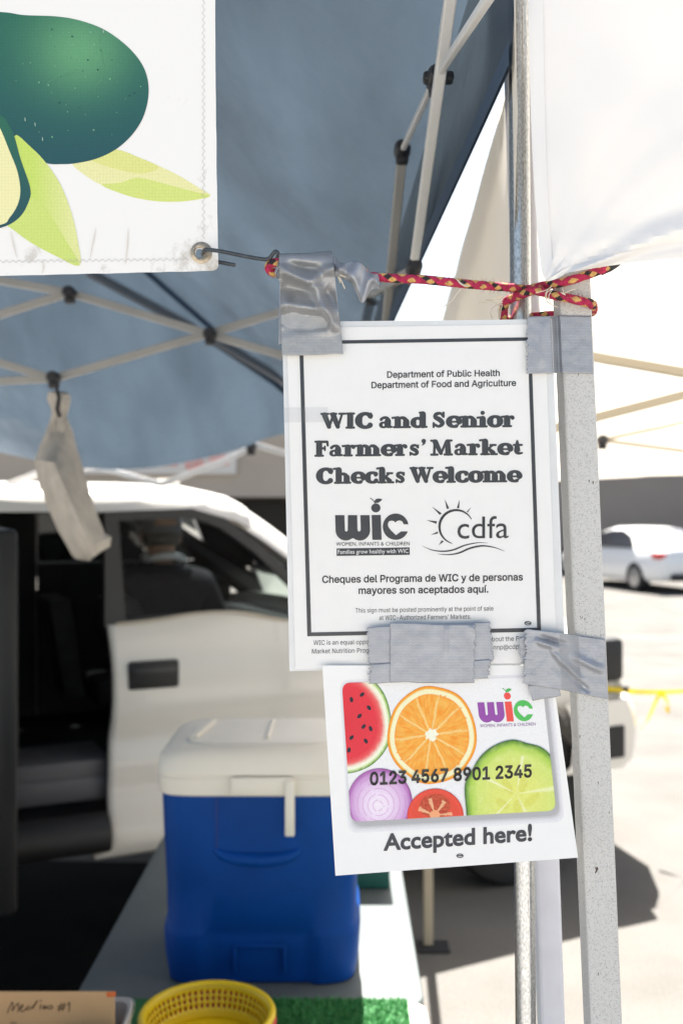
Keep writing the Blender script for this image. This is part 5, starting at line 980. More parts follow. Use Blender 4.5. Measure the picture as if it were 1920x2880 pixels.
# ------------------------------------------------------------------ rope
m_rr = mat('rope_magenta', (0.40, 0.02, 0.075), 0.9, var=0.3, vscale=300, bump=0.4, bscale=900)
m_ry = mat('rope_yellow', (0.60, 0.36, 0.12), 0.9, var=0.25, vscale=300, bump=0.4, bscale=900)
m_rb = mat('rope_black', (0.02, 0.018, 0.022), 0.9)
def rope_mesh(m, pts, rad, phase=0.0):
    c_ = cr(pts, 14); C = [P(*q) for q in c_]
    D = [0.0]
    for a, b_ in zip(C, C[1:]): D.append(D[-1]+(b_-a).length)
    n = 28; step = 0.0005; N = int(D[-1]/step); path = []; i = 0
    for k in range(N+1):
        d_ = D[-1]*k/N
        while i < len(D)-2 and D[i+1] < d_: i += 1
        f = (d_-D[i])/max(1e-9, D[i+1]-D[i]); path.append(C[i].lerp(C[i+1], f))
    T = [(path[min(N, k+1)]-path[max(0, k-1)]).normalized() for k in range(N+1)]
    nr = T[0].cross(Vector((0, 0, 1))); nr = (nr if nr.length > 0.1 else T[0].cross(Vector((0, 1, 0)))).normalized(); vs = []
    pitch = 2*math.pi*rad*1.05
    for k, p in enumerate(path):
        nr = (nr-T[k]*nr.dot(T[k])).normalized(); bi = T[k].cross(nr); L_ = D[-1]*k/N
        for j in range(n):
            a = 2*math.pi*j/n; q1 = (j/n*4+L_/pitch*3.1+phase); q2 = (j/n*4-L_/pitch*3.1)
            rr_ = rad*(0.93+0.09*abs(math.sin(math.pi*q1))*abs(math.sin(math.pi*q2))**0.5)*(1+0.05*noise.noise(Vector((L_*60, a, phase))))
            vs.append(p+(nr*math.cos(a)+bi*math.sin(a))*rr_)
    b0 = len(m.v); m.v += [tuple(v) for v in vs]
    for k in range(N):
        L_ = D[-1]*(k+0.5)/N
        for j in range(n):
            q1 = math.floor((j+0.5)/n*4+L_/pitch*3.1+phase); q2 = math.floor((j+0.5)/n*4-L_/pitch*3.1)
            o_ = (q1+q2) % 2; mi = 0
            if o_ == 0: mi = (1, 0, 1, 0)[q1 % 4]
            else: mi = (0, 0, 2 if q1 % 2 else 0, 0)[q2 % 4]
            j2 = (j+1) % n; m.f.append((b0+k*n+j, b0+k*n+j2, b0+(k+1)*n+j2, b0+(k+1)*n+j)); m.mi.append(mi)
    return path
rope = thing('rope', 'frayed magenta and yellow braided rope tying the hook to the pipe and leg', 'rope', P(1500, 820, 0.86))
m = MB(); fz = MB()
paths = [rope_mesh(m, [(900, 762, 0.862), (800, 765, 0.865), (768, 766, 0.864), (756, 752, 0.861), (766, 739, 0.858), (800, 738, 0.857), (860, 745, 0.857), (960, 762, 0.857), (1062, 779, 0.858), (1191, 786, 0.862), (1311, 798, 0.872), (1430, 808, 0.894), (1483, 813, 0.898), (1526, 803, 0.885), (1575, 795, 0.868), (1620, 783, 0.860), (1670, 766, 0.862), (1712, 750, 0.868)], 0.0039, 0.1),
         rope_mesh(m, [(1416, 900, 0.926), (1416, 868, 0.915), (1424, 848, 0.905), (1445, 836, 0.901), (1478, 824, 0.888), (1502, 816, 0.880), (1550, 828, 0.868), (1598, 838, 0.860), (1640, 848, 0.860), (1662, 854, 0.866), (1668, 868, 0.885), (1656, 880, 0.905), (1590, 884, 0.914), (1540, 886, 0.93), (1470, 893, 0.948), (1416, 900, 0.926)], 0.0040, 0.6)]
m.build('braided_cord', [m_rr, m_ry, m_rb], rope, smooth=True)
rf = random.Random(5)
for p_ in paths:
    for _ in range(620):
        k = rf.randrange(1, len(p_)-1); t_ = (p_[k+1]-p_[k-1]).normalized(); d = Vector((rf.gauss(0, 1), rf.gauss(0, 1), rf.gauss(0, 1))); d = (d-t_*d.dot(t_)).normalized()
        a = p_[k]+d*0.0036; l_ = rf.uniform(0.001, 0.0045); e = Vector((rf.gauss(0, 1), rf.gauss(0, 1), rf.gauss(0, 1)))*0.4
        fz.tube([a, a+d*l_*0.5+e*l_*0.2, a+(d+e).normalized()*l_], [0.00012, 0.0001, 0.00004], 3, False, rf.choice((0, 0, 1)))
fz.build('rope_fuzz', [m_rr, m_ry], rope)
Z4 = lambda q, Y: [P(1000+x*0.4783, 650+y*0.4783, Y) for x, y in q]
def thread(c_, r_): m_ = MB(); m_.tube(c_, r_, 6); m_.build('frayed_thread', m_thread, rope, smooth=True)
m_thread = mat('thread_white', (0.66, 0.60, 0.50), 0.8)
for q, Y in (([(590, 278), (605, 292), (630, 312), (664, 322)], 0.863), ([(596, 286), (615, 308), (640, 322), (668, 318)], 0.862), ([(620, 340), (590, 372), (565, 410), (513, 446)], 0.868),
             ([(868, 392), (830, 396), (780, 412), (724, 422)], 0.897), ([(866, 404), (820, 402), (762, 406)], 0.896), ([(866, 388), (840, 384), (812, 390)], 0.898), ([(864, 418), (820, 420), (775, 400)], 0.897),
             ([(858, 424), (815, 440), (792, 475), (806, 516)], 0.896), ([(860, 428), (838, 450), (842, 514)], 0.897), ([(862, 430), (852, 470), (848, 512)], 0.898),
             ([(1152, 322), (1120, 345), (1058, 362)], 0.862), ([(1132, 338), (1116, 372), (1130, 420), (1186, 446)], 0.861), ([(1150, 350), (1134, 385), (1150, 432)], 0.861), ([(1150, 345), (1124, 360), (1120, 400), (1140, 425)], 0.860),
             ([(1212, 338), (1222, 352), (1216, 366), (1234, 374)], 0.856), ([(1292, 338), (1250, 352), (1222, 366), (1205, 358)], 0.856)):
    c_ = [Vector(v) for v in cr([tuple(v) for v in Z4(q, Y)], 5)]; thread(c_, 0.00042)
for q in ([(1180, 316), (1215, 330), (1238, 336)], [(1176, 330), (1196, 352), (1226, 420)], [(1178, 335), (1190, 365), (1192, 380)]):
    c_ = [P(500+x*0.3827, 650+y*0.3827, 0.853) for x, y in q]; thread(c_, 0.0006)
m = MB(); c_ = [P(x, y, Y) for x, y, Y in ((1690, 760, 0.866), (1712, 750, 0.868), (1732, 738, 0.872), (1752, 728, 0.876))]
m.tube(c_, [0.0043, 0.0045, 0.0042, 0.002], 14); m.build('taped_end', m_black, rope, smooth=True)
# bits of tape twisted round the rope
m = MB(); base = [(945, 748), (975, 745), (1010, 752), (1040, 768), (1064, 776)]
def twist(u, v):
    x = 938+(1066-938)*u; y0 = 722+u*42+10*math.sin(u*9); y1 = 776+u*36-28*abs(math.sin(u*4.4))*0+60*math.exp(-((u-0.62)/0.16)**2)*0.9
    y = y0+(y1-y0)*v; ph = v*math.pi
    yy = 0.8545-0.0062*math.sin(ph)*(1-0.25*u)+0.0022*math.sin(u*19+v*5)+0.0010*math.sin(u*9-v*8)
    return P(x, y, yy)
m.grid(twist, 60, 26, uvf=lambda u, v: (u*0.04, v*0.02)); tag(m.build('duct_tape', m_tape_d, None, smooth=True, solid=0.0002), 'twisted scrap of silver tape wrapped round the rope beside the hanging strip', 'duct tape')
m = MB()
def wrapl(u, v):
    a = 2*math.pi*v; c0 = P(778+12*u, 757+6*u, 0.858); rr_ = (0.0050+0.0012*math.sin(v*19)+0.0008*math.sin(u*9+v*31))
    return c0+Vector((0.0015*math.sin(a*3), math.cos(a)*rr_, math.sin(a)*rr_*1.5))
m.grid(wrapl, 14, 40, uvf=lambda u, v: (u*0.01, v*0.03)); tag(m.build('duct_tape', m_tape_d, None, smooth=True, solid=0.0002), 'crinkled tape wad binding the rope loop below the hook', 'duct tape')

# ------------------------------------------------------------------ wire hook
m = MB(); HK = [(661, 745, 0.874), (615, 736, 0.8775), (585, 728, 0.879), (572, 718, 0.8775), (571, 709, 0.870), (575, 703, 0.8635), (584, 701, 0.861), (626, 707, 0.860), (680, 718, 0.859), (737, 728, 0.857), (756, 726, 0.856), (766, 715, 0.855), (773, 707, 0.854), (780, 710, 0.853), (781, 720, 0.855), (774, 734, 0.858)]
c_ = [P(*q) for q in cr(HK, 6)]; m.tube(c_, 0.0017, 12)
tag(m.build('wire_hook', mat('dark_coated_wire', (0.045, 0.055, 0.065), 0.42, var=0.3, vscale=200, bump=0.15, bscale=500), None, smooth=True), 'dark bent wire hook through the brass grommet of the banner', 'hook')

# ------------------------------------------------------------------ tables
m_tt = mat('table_plastic_grey', (0.095, 0.112, 0.114), 0.5, var=0.10, vscale=5, bump=0.15, bscale=500)
m_tt.node_tree.nodes['Principled BSDF'].inputs['Specular IOR Level'].default_value = 0.3
m_tl = mat('table_leg_grey', (0.16, 0.17, 0.17), 0.45)
def table(label, x0, x1, y0, y1, z, rad=0.04, mt=None):
    t_ = thing('folding_table', label, 'table', ((x0+x1)/2, (y0+y1)/2, 0))
    m = MB(); cx_, cy_ = (x0+x1)/2, (y0+y1)/2
    def ring(zz, ins): return [Vector((cx_+math.copysign(1, c)*max(0, 0)+dx, cy_+dy, zz)) for c, dx, dy in rr(x1-x0-2*ins, y1-y0-2*ins)]
    def rr(wx, wy):
        o = []
        for (sx_, sy_, a0) in ((1, 1, 0), (-1, 1, 90), (-1, -1, 180), (1, -1, 270)):
            for k in range(7): a = R(a0+90*k/6); o.append((1, sx_*(wx/2-rad)+rad*math.cos(a), sy_*(wy/2-rad)+rad*math.sin(a)))
        return o
    m.loft([ring(z-0.045, 0.004), ring(z-0.042, 0), ring(z-0.008, 0), ring(z-0.002, 0.003), ring(z, 0.010)])
    m.build('tabletop', mt or m_tt, t_, smooth=True, angle=30)
    for sx_ in (0.10, 0.90):
        for sy_ in (0.12, 0.88):
            X, Y = x0+(x1-x0)*sx_, y0+(y1-y0)*sy_; m = MB(); m.tube([(X, Y, z-0.046), (X, Y, 0.01)], 0.013, 12); m.build('leg', m_tl, t_, smooth=True)
            m = MB(); m.tube([(X, Y, 0.0), (X, Y, 0.03)], 0.016, 12); m.build('foot', m_black, t_)
    for sy_ in (0.12, 0.88):
        Y = y0+(y1-y0)*sy_; m = MB(); m.tube([(x0+(x1-x0)*0.1, Y, 0.2), (x0+(x1-x0)*0.9, Y, 0.2)], 0.009, 10); m.build('stretcher', m_tl, t_, smooth=True)
    return t_
TZ = 0.822; NT = 0.836
table('grey folding table carrying the blue cooler, sunlit along its right edge', -0.54, 0.166, 1.975, 3.45, TZ)
table('near folding table covered with green turf under the yellow basket', -0.95, 0.166, 1.15, 1.962, NT, 0.03, mat('table_plastic_white', (0.5, 0.47, 0.43), 0.5, var=0.35, vscale=40))
m = MB()
rt_ = random.Random(9)
m_turf = [mat('turf_green', (0.03, 0.20, 0.05), 0.6), mat('turf_light', (0.06, 0.30, 0.08), 0.5), mat('turf_backing', (0.02, 0.12, 0.03), 0.8)]
m.box((-0.38, 1.583, NT+0.0035), (1.02, 0.75, 0.005), m=2)
for _ in range(16000):
    x, y = rt_.uniform(-0.36, 0.128), rt_.uniform(1.66, 1.956); a = rt_.uniform(0, 6.28); h = rt_.uniform(0.005, 0.010); d = Vector((math.cos(a), math.sin(a), 0))*0.0012; l_ = Vector((rt_.gauss(0, 0.004), rt_.gauss(0, 0.004), h))
    p = Vector((x, y, NT+0.006)); m.add([p-d, p+d, p+l_], [(0, 1, 2)], rt_.choice((0, 0, 1)))
tag(m.build('turf_mat', m_turf), 'bright green artificial turf mat lying on the near folding table', 'turf mat')

# ------------------------------------------------------------------ cooler
m_cb = mat('cooler_blue', (0.0008, 0.050, 0.25), 0.5, var=0.12, vscale=9, bump=0.08, bscale=60, spec=0.15)
m_cw = mat('cooler_white', (0.74, 0.69, 0.61), 0.45, var=0.03, vscale=9)
CX0, CYF = -0.168, 2.04; CYC = CYF+0.17
cl = thing('cooler', 'blue square cooler with an off white lid standing on the grey table', 'cooler', (CX0, CYC, TZ))
m = MB(); rings = []
for z, a, b_, e in ((0.0, 0.190, 0.150, 6), (0.004, 0.199, 0.158, 6), (0.05, 0.206, 0.163, 6), (0.10, 0.209, 0.166, 6), (0.112, 0.207, 0.164, 6), (0.118, 0.200, 0.158, 7), (0.2, 0.202, 0.160, 7), (0.34, 0.209, 0.166, 7), (0.402, 0.211, 0.168, 7)):
    ring = superellipse(CX0, CYC, TZ+z, a, b_, e, 96)
    if z < 0.115:      # the flared foot is cut away in the middle of each side
        ring = [Vector((p.x, p.y, p.z)) if abs(p.x-CX0) > 0.115 or p.y > CYC+0.1 else Vector((p.x, p.y+0.010, p.z)) for p in ring]
    rings.append(ring)
m.loft(rings); m.build('body', m_cb, cl, smooth=True, angle=50)
fy = lambda z: CYC-(0.158+0.01*min(1, max(0, (z-0.118)/0.25)))
m = MB(); sm = [P(606, 2372, 2.055), P(612, 2395, 2.05), P(650, 2412, 2.048), P(730, 2420, 2.046), P(800, 2412, 2.048), P(838, 2395, 2.05), P(845, 2372, 2.055)]
c_ = [Vector(v) for v in cr([tuple(v) for v in sm], 6)]; m.tube(c_, [0.004+0.010*math.sin(math.pi*k/(len(c_)-1)) for k in range(len(c_))], 12)
m.build('hand_grip', m_cb, cl, smooth=True)
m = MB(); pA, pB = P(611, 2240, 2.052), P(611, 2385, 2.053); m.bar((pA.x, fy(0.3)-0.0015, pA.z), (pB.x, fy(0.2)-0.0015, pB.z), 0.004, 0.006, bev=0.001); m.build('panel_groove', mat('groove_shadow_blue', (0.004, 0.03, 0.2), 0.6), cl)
m = MB()          # notch frame at the bottom of the front
for a, b_ in (((661, 2735), (661, 2660)), ((661, 2660), (800, 2660)), ((800, 2660), (800, 2735))):
    A, B_ = P(*a, 2.055), P(*b_, 2.055); A.y = B_.y = CYF+0.012; m.bar(A, B_, 0.006, 0.008, bev=0.002)
m.build('foot_notch', m_cb, cl, smooth=True)
m = MB(); rings = []
for z, a, b_, e in ((0.3950, 0.214, 0.171, 7), (0.3977, 0.217, 0.174, 7), (0.4304, 0.219, 0.176, 7), (0.4330, 0.2165, 0.1735, 7), (0.4365, 0.2165, 0.1735, 7), (0.4392, 0.219, 0.176, 7), (0.4657, 0.216, 0.173, 6.5), (0.4816, 0.205, 0.162, 6), (0.4887, 0.19, 0.148, 6), (0.4887, 0.165, 0.125, 6), (0.4940, 0.160, 0.12, 6)):
    rings.append(superellipse(CX0, CYC, TZ+z, a, b_, e, 96))
m.loft(rings); m.build('lid', m_cw, cl, smooth=True, angle=35)
m = MB(); m.bar((CX0+0.01, CYC-0.09, TZ+0.496), (CX0+0.01, CYC+0.1, TZ+0.496), 0.008, 0.006, bev=0.002); m.build('lid_rib', m_cw, cl, smooth=True); m = MB()
m.bar((CX0-0.15, CYC-0.08, TZ+0.497), (CX0-0.13, CYC+0.09, TZ+0.497), 0.02, 0.008, bev=0.002)
m.build('lid_rib', m_cw, cl, smooth=True)
m = MB(); A, B_ = P(650, 2186, 2.03), P(826, 2236, 2.03); m.box(((A.x+B_.x)/2, CYF-0.012, (A.z+B_.z)/2), (B_.x-A.x, 0.016, A.z-B_.z), bev=0.003); m.build('latch_plate', m_cw, cl, smooth=True)
m = MB(); A, B_ = P(802, 2192, 2.03), P(829, 2347, 2.03); m.box(((A.x+B_.x)/2, CYF-0.022, (A.z+B_.z)/2), (B_.x-A.x, 0.010, A.z-B_.z), bev=0.003); m.build('latch_strap', m_cw, cl, smooth=True)
# green crate behind the cooler
gc = thing('produce_crate', 'dark green plastic crate standing on the table behind the cooler', 'crate', (0.0, 2.72, TZ))
m_gc = mat('crate_green', (0.010, 0.10, 0.075), 0.45)
gx0, gx1, gy0, gy1, gh = -0.22, 0.125, 2.58, 2.86, 0.17
for nm, c0, d0 in (('front_panel', ((gx0+gx1)/2, gy0, TZ+gh/2+0.003), (gx1-gx0, 0.008, gh)), ('back_panel', ((gx0+gx1)/2, gy1, TZ+gh/2+0.003), (gx1-gx0, 0.008, gh)), ('side_panel', (gx0+0.004, (gy0+gy1)/2, TZ+gh/2+0.003), (0.008, gy1-gy0-0.009, gh)), ('side_panel', (gx1-0.004, (gy0+gy1)/2, TZ+gh/2+0.003), (0.008, gy1-gy0-0.009, gh)), ('bottom', ((gx0+gx1)/2, (gy0+gy1)/2, TZ+0.006), (gx1-gx0-0.018, gy1-gy0-0.01, 0.008))):
    m = MB(); m.box(c0, d0, bev=0.002)
    if nm != 'bottom': m.box((c0[0], c0[1], TZ+gh-0.004), (d0[0]+0.014, d0[1]+0.014, 0.016), bev=0.003)
    m.build(nm, m_gc, gc)

# ------------------------------------------------------------------ basket, carton, tray
def basket(label, cx_, cy_, z0, rt, rb, h, m_, holes):
    b_ = thing('plastic_basket', label, 'basket', (cx_, cy_, z0)); m = MB(); n = 60; rows = [0.0, 0.14, 0.24, 0.34, 0.47, 0.53, 0.65, 0.70, 0.82, 0.9, 1.0]
    ring = lambda f, th: [Vector((cx_+(rb+(rt-rb)*f-th)*math.cos(2*math.pi*k/(2*n)), cy_+(rb+(rt-rb)*f-th)*math.sin(2*math.pi*k/(2*n)), z0+h*f)) for k in range(2*n)]
    for i in range(len(rows)-1):
        A, B_ = ring(rows[i], 0), ring(rows[i+1], 0); hole = i in holes
        for k in range(2*n):
            if hole and k % 2 == 0: continue
            k2 = (k+1) % (2*n); m.add([A[k], A[k2], B_[k2], B_[k]], [(0, 1, 2, 3)])
    bm = bmesh.new(); me = bpy.data.meshes.new('w'); me.from_pydata(m.v, [], m.f); bm.from_mesh(me); bmesh.ops.remove_doubles(bm, verts=bm.verts, dist=1e-5); m2 = MB(); bm.verts.index_update(); m2.add([v.co.copy() for v in bm.verts], [[v.index for v in f.verts] for f in bm.faces]); bm.free()
    m2.build('perforated_wall', m_, b_, smooth=True, solid=0.0016)
    m = MB(); m.loft([[Vector((cx_+(rt+o_)*math.cos(2*math.pi*k/80), cy_+(rt+o_)*math.sin(2*math.pi*k/80), z0+h+q)) for k in range(80)] for o_, q in ((-0.002, -0.01), (0.006, -0.009), (0.009, -0.002), (0.006, 0.003), (-0.001, 0.003), (-0.004, -0.002))], cap=False)
    m.build('rim', m_, b_, smooth=True, angle=60)
    m = MB(); m.tube([(cx_, cy_, z0), (cx_, cy_, z0+0.003)], rb, 60); m.build('bottom', m_, b_)
    return b_
m_by = mat('basket_yellow', (0.72, 0.50, 0.005), 0.4, var=0.04, vscale=9); m_brd = mat('basket_red', (0.55, 0.02, 0.012), 0.4)
bc = P(583, 2850, 1.76); br = 0.113
basket('red round plastic basket just showing beneath the yellow basket', bc.x, bc.y, NT+0.0125, 0.113, 0.095, 0.05, m_brd, ())
basket('yellow round plastic basket with rows of small square holes', bc.x, bc.y, NT+0.018, 0.112, 0.092, bc.z-NT-0.018, m_by, (3, 5, 7))
cb = thing('cardboard_box', 'brown cardboard carton with handwriting at the lower left corner', 'box', P(150, 2880, 1.55))
m_cd = mat('corrugated_cardboard', (0.48, 0.30, 0.15), 0.85, var=0.06, vscale=14, bump=0.1, bscale=120)
A, B_ = P(-350, 2790, 1.60), P(322, 2797, 1.60); zc = NT+0.0125; BYc = 1.60
for nm, c0, d0 in (('back_panel', ((A.x+B_.x)/2, BYc, (zc+A.z)/2), (B_.x-A.x, 0.004, A.z-zc)), ('front_panel', ((A.x+B_.x)/2, BYc-0.22, zc+0.03), (B_.x-A.x, 0.004, 0.06)), ('side_panel', (A.x+0.002, BYc-0.11, zc+0.035), (0.004, 0.214, 0.07)), ('side_panel', (B_.x-0.002, BYc-0.11, zc+0.035), (0.004, 0.214, 0.07)), ('bottom', ((A.x+B_.x)/2, BYc-0.11, zc+0.003), (B_.x-A.x-0.01, 0.21, 0.004))):
    m = MB(); m.box(c0, d0, bev=0.001); m.build(nm, m_cd, cb)
ik = Ink(lambda x, y, l: P(x, y, BYc-0.0022-l)); kf = 480/1568.0; pen = alb(98, 76, 56); pc = lambda q: [(x*kf, 2740+y*kf, 3.4) for x, y in cr(q, 5)]
for q in ([(68, 360), (110, 262), (120, 300), (112, 340), (165, 270), (170, 310), (165, 350)], [(180, 330), (210, 300), (205, 285), (185, 320), (205, 350), (235, 325)], [(275, 300), (245, 310), (245, 330), (290, 315), (345, 245), (300, 320)], [(375, 285), (368, 325)], [(372, 245), (378, 250)],
          [(395, 325), (402, 290), (412, 325), (425, 295), (432, 322)], [(470, 290), (445, 305), (455, 325), (485, 310), (468, 290)], [(540, 345), (565, 270)], [(572, 340), (592, 268)], [(530, 300), (600, 290)], [(528, 325), (596, 315)], [(618, 290), (640, 262), (632, 345)], [(100, 455), (125, 450), (150, 460)]):
    ik.stroke(pc(q), pen, 0.0002)
ik.build('handwriting', m_ink, cb)
m = MB(); p = P(312, 2798, 1.598); m.box(p+Vector((0, 0.001, 0.0)), (0.014, 0.006, 0.007), bev=0.001); m.build('orange_corner_mark', mat('orange_sticker', (0.6, 0.12, 0.02), 0.6), cb)
tr_ = thing('plastic_tray', 'pale grey rounded plastic tray between the carton and the yellow basket', 'tray', P(340, 2880, 1.68))
A = P(300, 2800, 1.70); B_ = P(389, 2806, 1.70)
m = MB(); tcx, tcy = B_.x-0.055, 1.695-0.13
m.loft([superellipse(tcx, tcy, z, a, b2, 6, 48) for z, a, b2 in ((NT+0.0125, 0.035, 0.11), (NT+0.03, 0.045, 0.12), (A.z-0.012, 0.053, 0.128), (A.z-0.003, 0.055, 0.130), (A.z, 0.052, 0.127), (A.z-0.004, 0.047, 0.122), (NT+0.02, 0.039, 0.114))])
m.build('shell', mat('tray_plastic', (0.42, 0.39, 0.37), 0.5), tr_, smooth=True, angle=35)
m = MB(); m.loft([superellipse(tcx, tcy, z, a-0.065, a+0.01, 6, 48) for z, a in ((A.z-0.006, 0.121), (A.z-0.002, 0.123), (A.z-0.006, 0.1225))], cap=False); m.build('rim', mat('tray_rim', (0.5, 0.48, 0.46), 0.4), tr_, smooth=True)

# ------------------------------------------------------------------ hanging bag
hb = thing('hanging_bag', 'long beige cloth bag hanging by its knot from the canopy truss', 'bag', P(210, 1580, 2.6))
rows = [(1108, 138, 168, 196, 0.010), (1128, 132, 172, 200, 0.016), (1150, 142, 170, 194, 0.014), (1172, 146, 168, 188, 0.012), (1215, 130, 160, 205, 0.03), (1262, 110, 154, 216, 0.08), (1300, 96, 150, 228, 0.16), (1360, 106, 176, 246, 0.19), (1430, 132, 208, 268, 0.20), (1500, 164, 238, 294, 0.20), (1540, 188, 254, 314, 0.18), (1566, 202, 264, 310, 0.14), (1578, 212, 252, 286, 0.02)]
rings = []
for y, xl, xm, xr_, dp in rows:
    ry = lambda f: y+(-10*f if y > 1480 else 0)
    a, b_, c_ = P(xl, y-6, 2.60), P(xm, y, 2.60-dp), P(xr_, y-(30 if y > 1530 else 0), 2.60); d = P((xl+xr_)/2+12, y-8, 2.60+dp)
    ring = []
    for p, q in ((a, b_), (b_, c_), (c_, d), (d, a)):
        for k in range(6): f = k/6; ring.append(p.lerp(q, f)+Vector((0, 0.012*dp/0.07*math.sin(math.pi*f)*(-1 if p in (a, b_) else 1)+0.008*rn(k*20+xl, y, 30), 0)))
    rings.append(ring)
m = MB(); m.loft(rings); m.build('cloth', mat('beige_cloth', (0.56, 0.51, 0.45), 0.9, var=0.14, vscale=22, bump=0.6, bscale=28, dist=0.012), hb, smooth=True, angle=28)
m = MB(); m.tube([P(153, 1075, 2.585), P(160, 1096, 2.59), P(166, 1120, 2.585), P(160, 1150, 2.575), P(168, 1172, 2.575)], 0.005, 8); m.build('hanging_cord', m_joint, hb, smooth=True)

# ------------------------------------------------------------------ black sheet added to deepen the ground shade
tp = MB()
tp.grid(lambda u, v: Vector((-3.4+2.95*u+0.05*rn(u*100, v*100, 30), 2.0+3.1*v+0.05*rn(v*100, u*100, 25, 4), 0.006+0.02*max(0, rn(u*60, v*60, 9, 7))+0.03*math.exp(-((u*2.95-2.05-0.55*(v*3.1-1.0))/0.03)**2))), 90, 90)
tag(tp.build('ground_shade_sheet', mat('shade_sheet_black', (0.006, 0.006, 0.006), 0.95, var=0.2, vscale=6, bump=0.3, bscale=30, dist=0.01, spec=0.05), None, smooth=True), 'black sheet added to deepen the ground shade between the grey table and the truck', 'shade_sheet')
# ------------------------------------------------------------------ pickup truck
m_tw = mat('truck_white_paint', (0.74, 0.705, 0.65), 0.28, coat=0.5, var=0.02, vscale=3)
m_tblk = mat('truck_black_trim', (0.009, 0.009, 0.010), 0.5)
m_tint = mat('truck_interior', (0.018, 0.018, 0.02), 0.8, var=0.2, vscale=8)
m_sill = mat('sill_shade_grey', (0.085, 0.085, 0.095), 0.5)  # white sill painted grey, its shade put into the colour
m_tire = mat('tyre_rubber', (0.018, 0.018, 0.018), 0.85)
m_rim = mat('alloy', (0.45, 0.45, 0.46), 0.35, 0.8)
m_tglass = glass('truck_glass', (0.86, 0.88, 0.87), 0.0, 0.02); m_ptint = glass('dark_privacy_glass', (0.07, 0.08, 0.085), 0.03, 0.03)
TU, TN = Vector((0.906, 0.423, 0)).normalized(), Vector((-0.423, 0.906, 0)).normalized(); T0 = Vector((-0.93, 3.94, 0)); TW = 1.95
W = lambda s, w_, z: T0+TU*s+TN*w_+Vector((0, 0, z))
truck = thing('pickup_truck', 'white pickup truck with its rear side door open behind the blue cooler', 'truck', T0+TU*0.8+TN*0.97)
def panel(outline, w0, w1, inset=0.0):
    m = MB(); n = len(outline); m.add([W(s, w0, z) for s, z in outline]+[W(s, w1, z) for s, z in outline], [tuple(range(n-1, -1, -1)), tuple(range(n, 2*n))]+[(i, (i+1) % n, n+(i+1) % n, n+i) for i in range(n)]); return m
arch = [(1.98+0.47*math.cos(R(a)), 0.42+0.47*math.sin(R(a))) for a in range(15, 166, 10)]
fo_ = [(1.14, 0.48), (1.14, 1.285), (1.5, 1.26), (2.2, 1.20), (2.45, 1.14), (2.56, 1.05), (2.6, 0.92), (2.6, 0.6), (2.45, 0.54)]+arch+[(1.5, 0.48)]
m = MB(); rings = []
for w_, dz, ds in ((0.03, -0.07, -0.03), (0.0, -0.03, -0.01), (0.03, -0.005, 0), (0.10, 0.02, 0.01), (0.5, 0.06, 0.20), (0.975, 0.07, 0.28), (1.45, 0.06, 0.20), (1.85, 0.02, 0.01), (1.92, -0.005, 0), (1.95, -0.03, -0.01), (1.92, -0.07, -0.03)):
    rings.append([W(s+(ds if s > 2.3 else 0), w_, z+(dz if z > 1.0 else 0)) for s, z in fo_])
m.loft(rings); m.build('front_body', m_tw, truck, smooth=True, angle=40)
m = MB(); secs = []
for s, dz, k in ((-1.0, -0.03, 1), (-0.9, 0.0, 1), (-0.4, 0.0, 1), (0.15, 0.0, 1), (0.42, -0.01, 1), (0.55, -0.035, 1), (0.62, -0.07, 1)):
    q = [(0.035, 1.80), (0.05, 1.85), (0.10, 1.885), (0.18, 1.905), (0.45, 1.93), (0.975, 1.945), (1.50, 1.93), (1.77, 1.905), (1.85, 1.885), (1.90, 1.85), (1.915, 1.80)]
    q2 = [(1.80, 1.80), (0.975, 1.86), (0.15, 1.80)]
    secs.append([W(s, a, z+dz) for a, z in q+q2])
m.loft(secs); m.build('roof', m_tw, truck, smooth=True, angle=50)
m = MB(); m.loft([[W(0.40+math.cos(a)*0.05, 0.55+math.sin(a)*0.05, 1.925+0.03*f) for a in [2*math.pi*k/14 for k in range(14)]] for f in (0, 1)]); m.build('roof_lamp', m_tw, truck, smooth=True)
for near in (True, False):
    mir = (lambda w_: w_) if near else (lambda w_: TW-w_)
    m = MB(); pa = cr([(0.20, 1.872, 0.13), (0.42, 1.868, 0.135), (0.60, 1.81, 0.15), (0.85, 1.65, 0.17), (1.10, 1.46, 0.19), (1.38, 1.24, 0.19)], 5)
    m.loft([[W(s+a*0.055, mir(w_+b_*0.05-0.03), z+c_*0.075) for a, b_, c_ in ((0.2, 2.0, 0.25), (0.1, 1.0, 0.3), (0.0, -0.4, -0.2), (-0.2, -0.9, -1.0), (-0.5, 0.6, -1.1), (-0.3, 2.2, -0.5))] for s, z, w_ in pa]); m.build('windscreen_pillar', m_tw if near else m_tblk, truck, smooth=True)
m = MB(); m.add([W(0.5, 0.17, 1.86), W(0.5, 1.78, 1.86), W(1.40, 1.74, 1.24), W(1.40, 0.21, 1.24)], [(0, 1, 2, 3)]); m.build('windscreen', glass('windscreen_glass', (0.16, 0.19, 0.19), 0.04), truck)
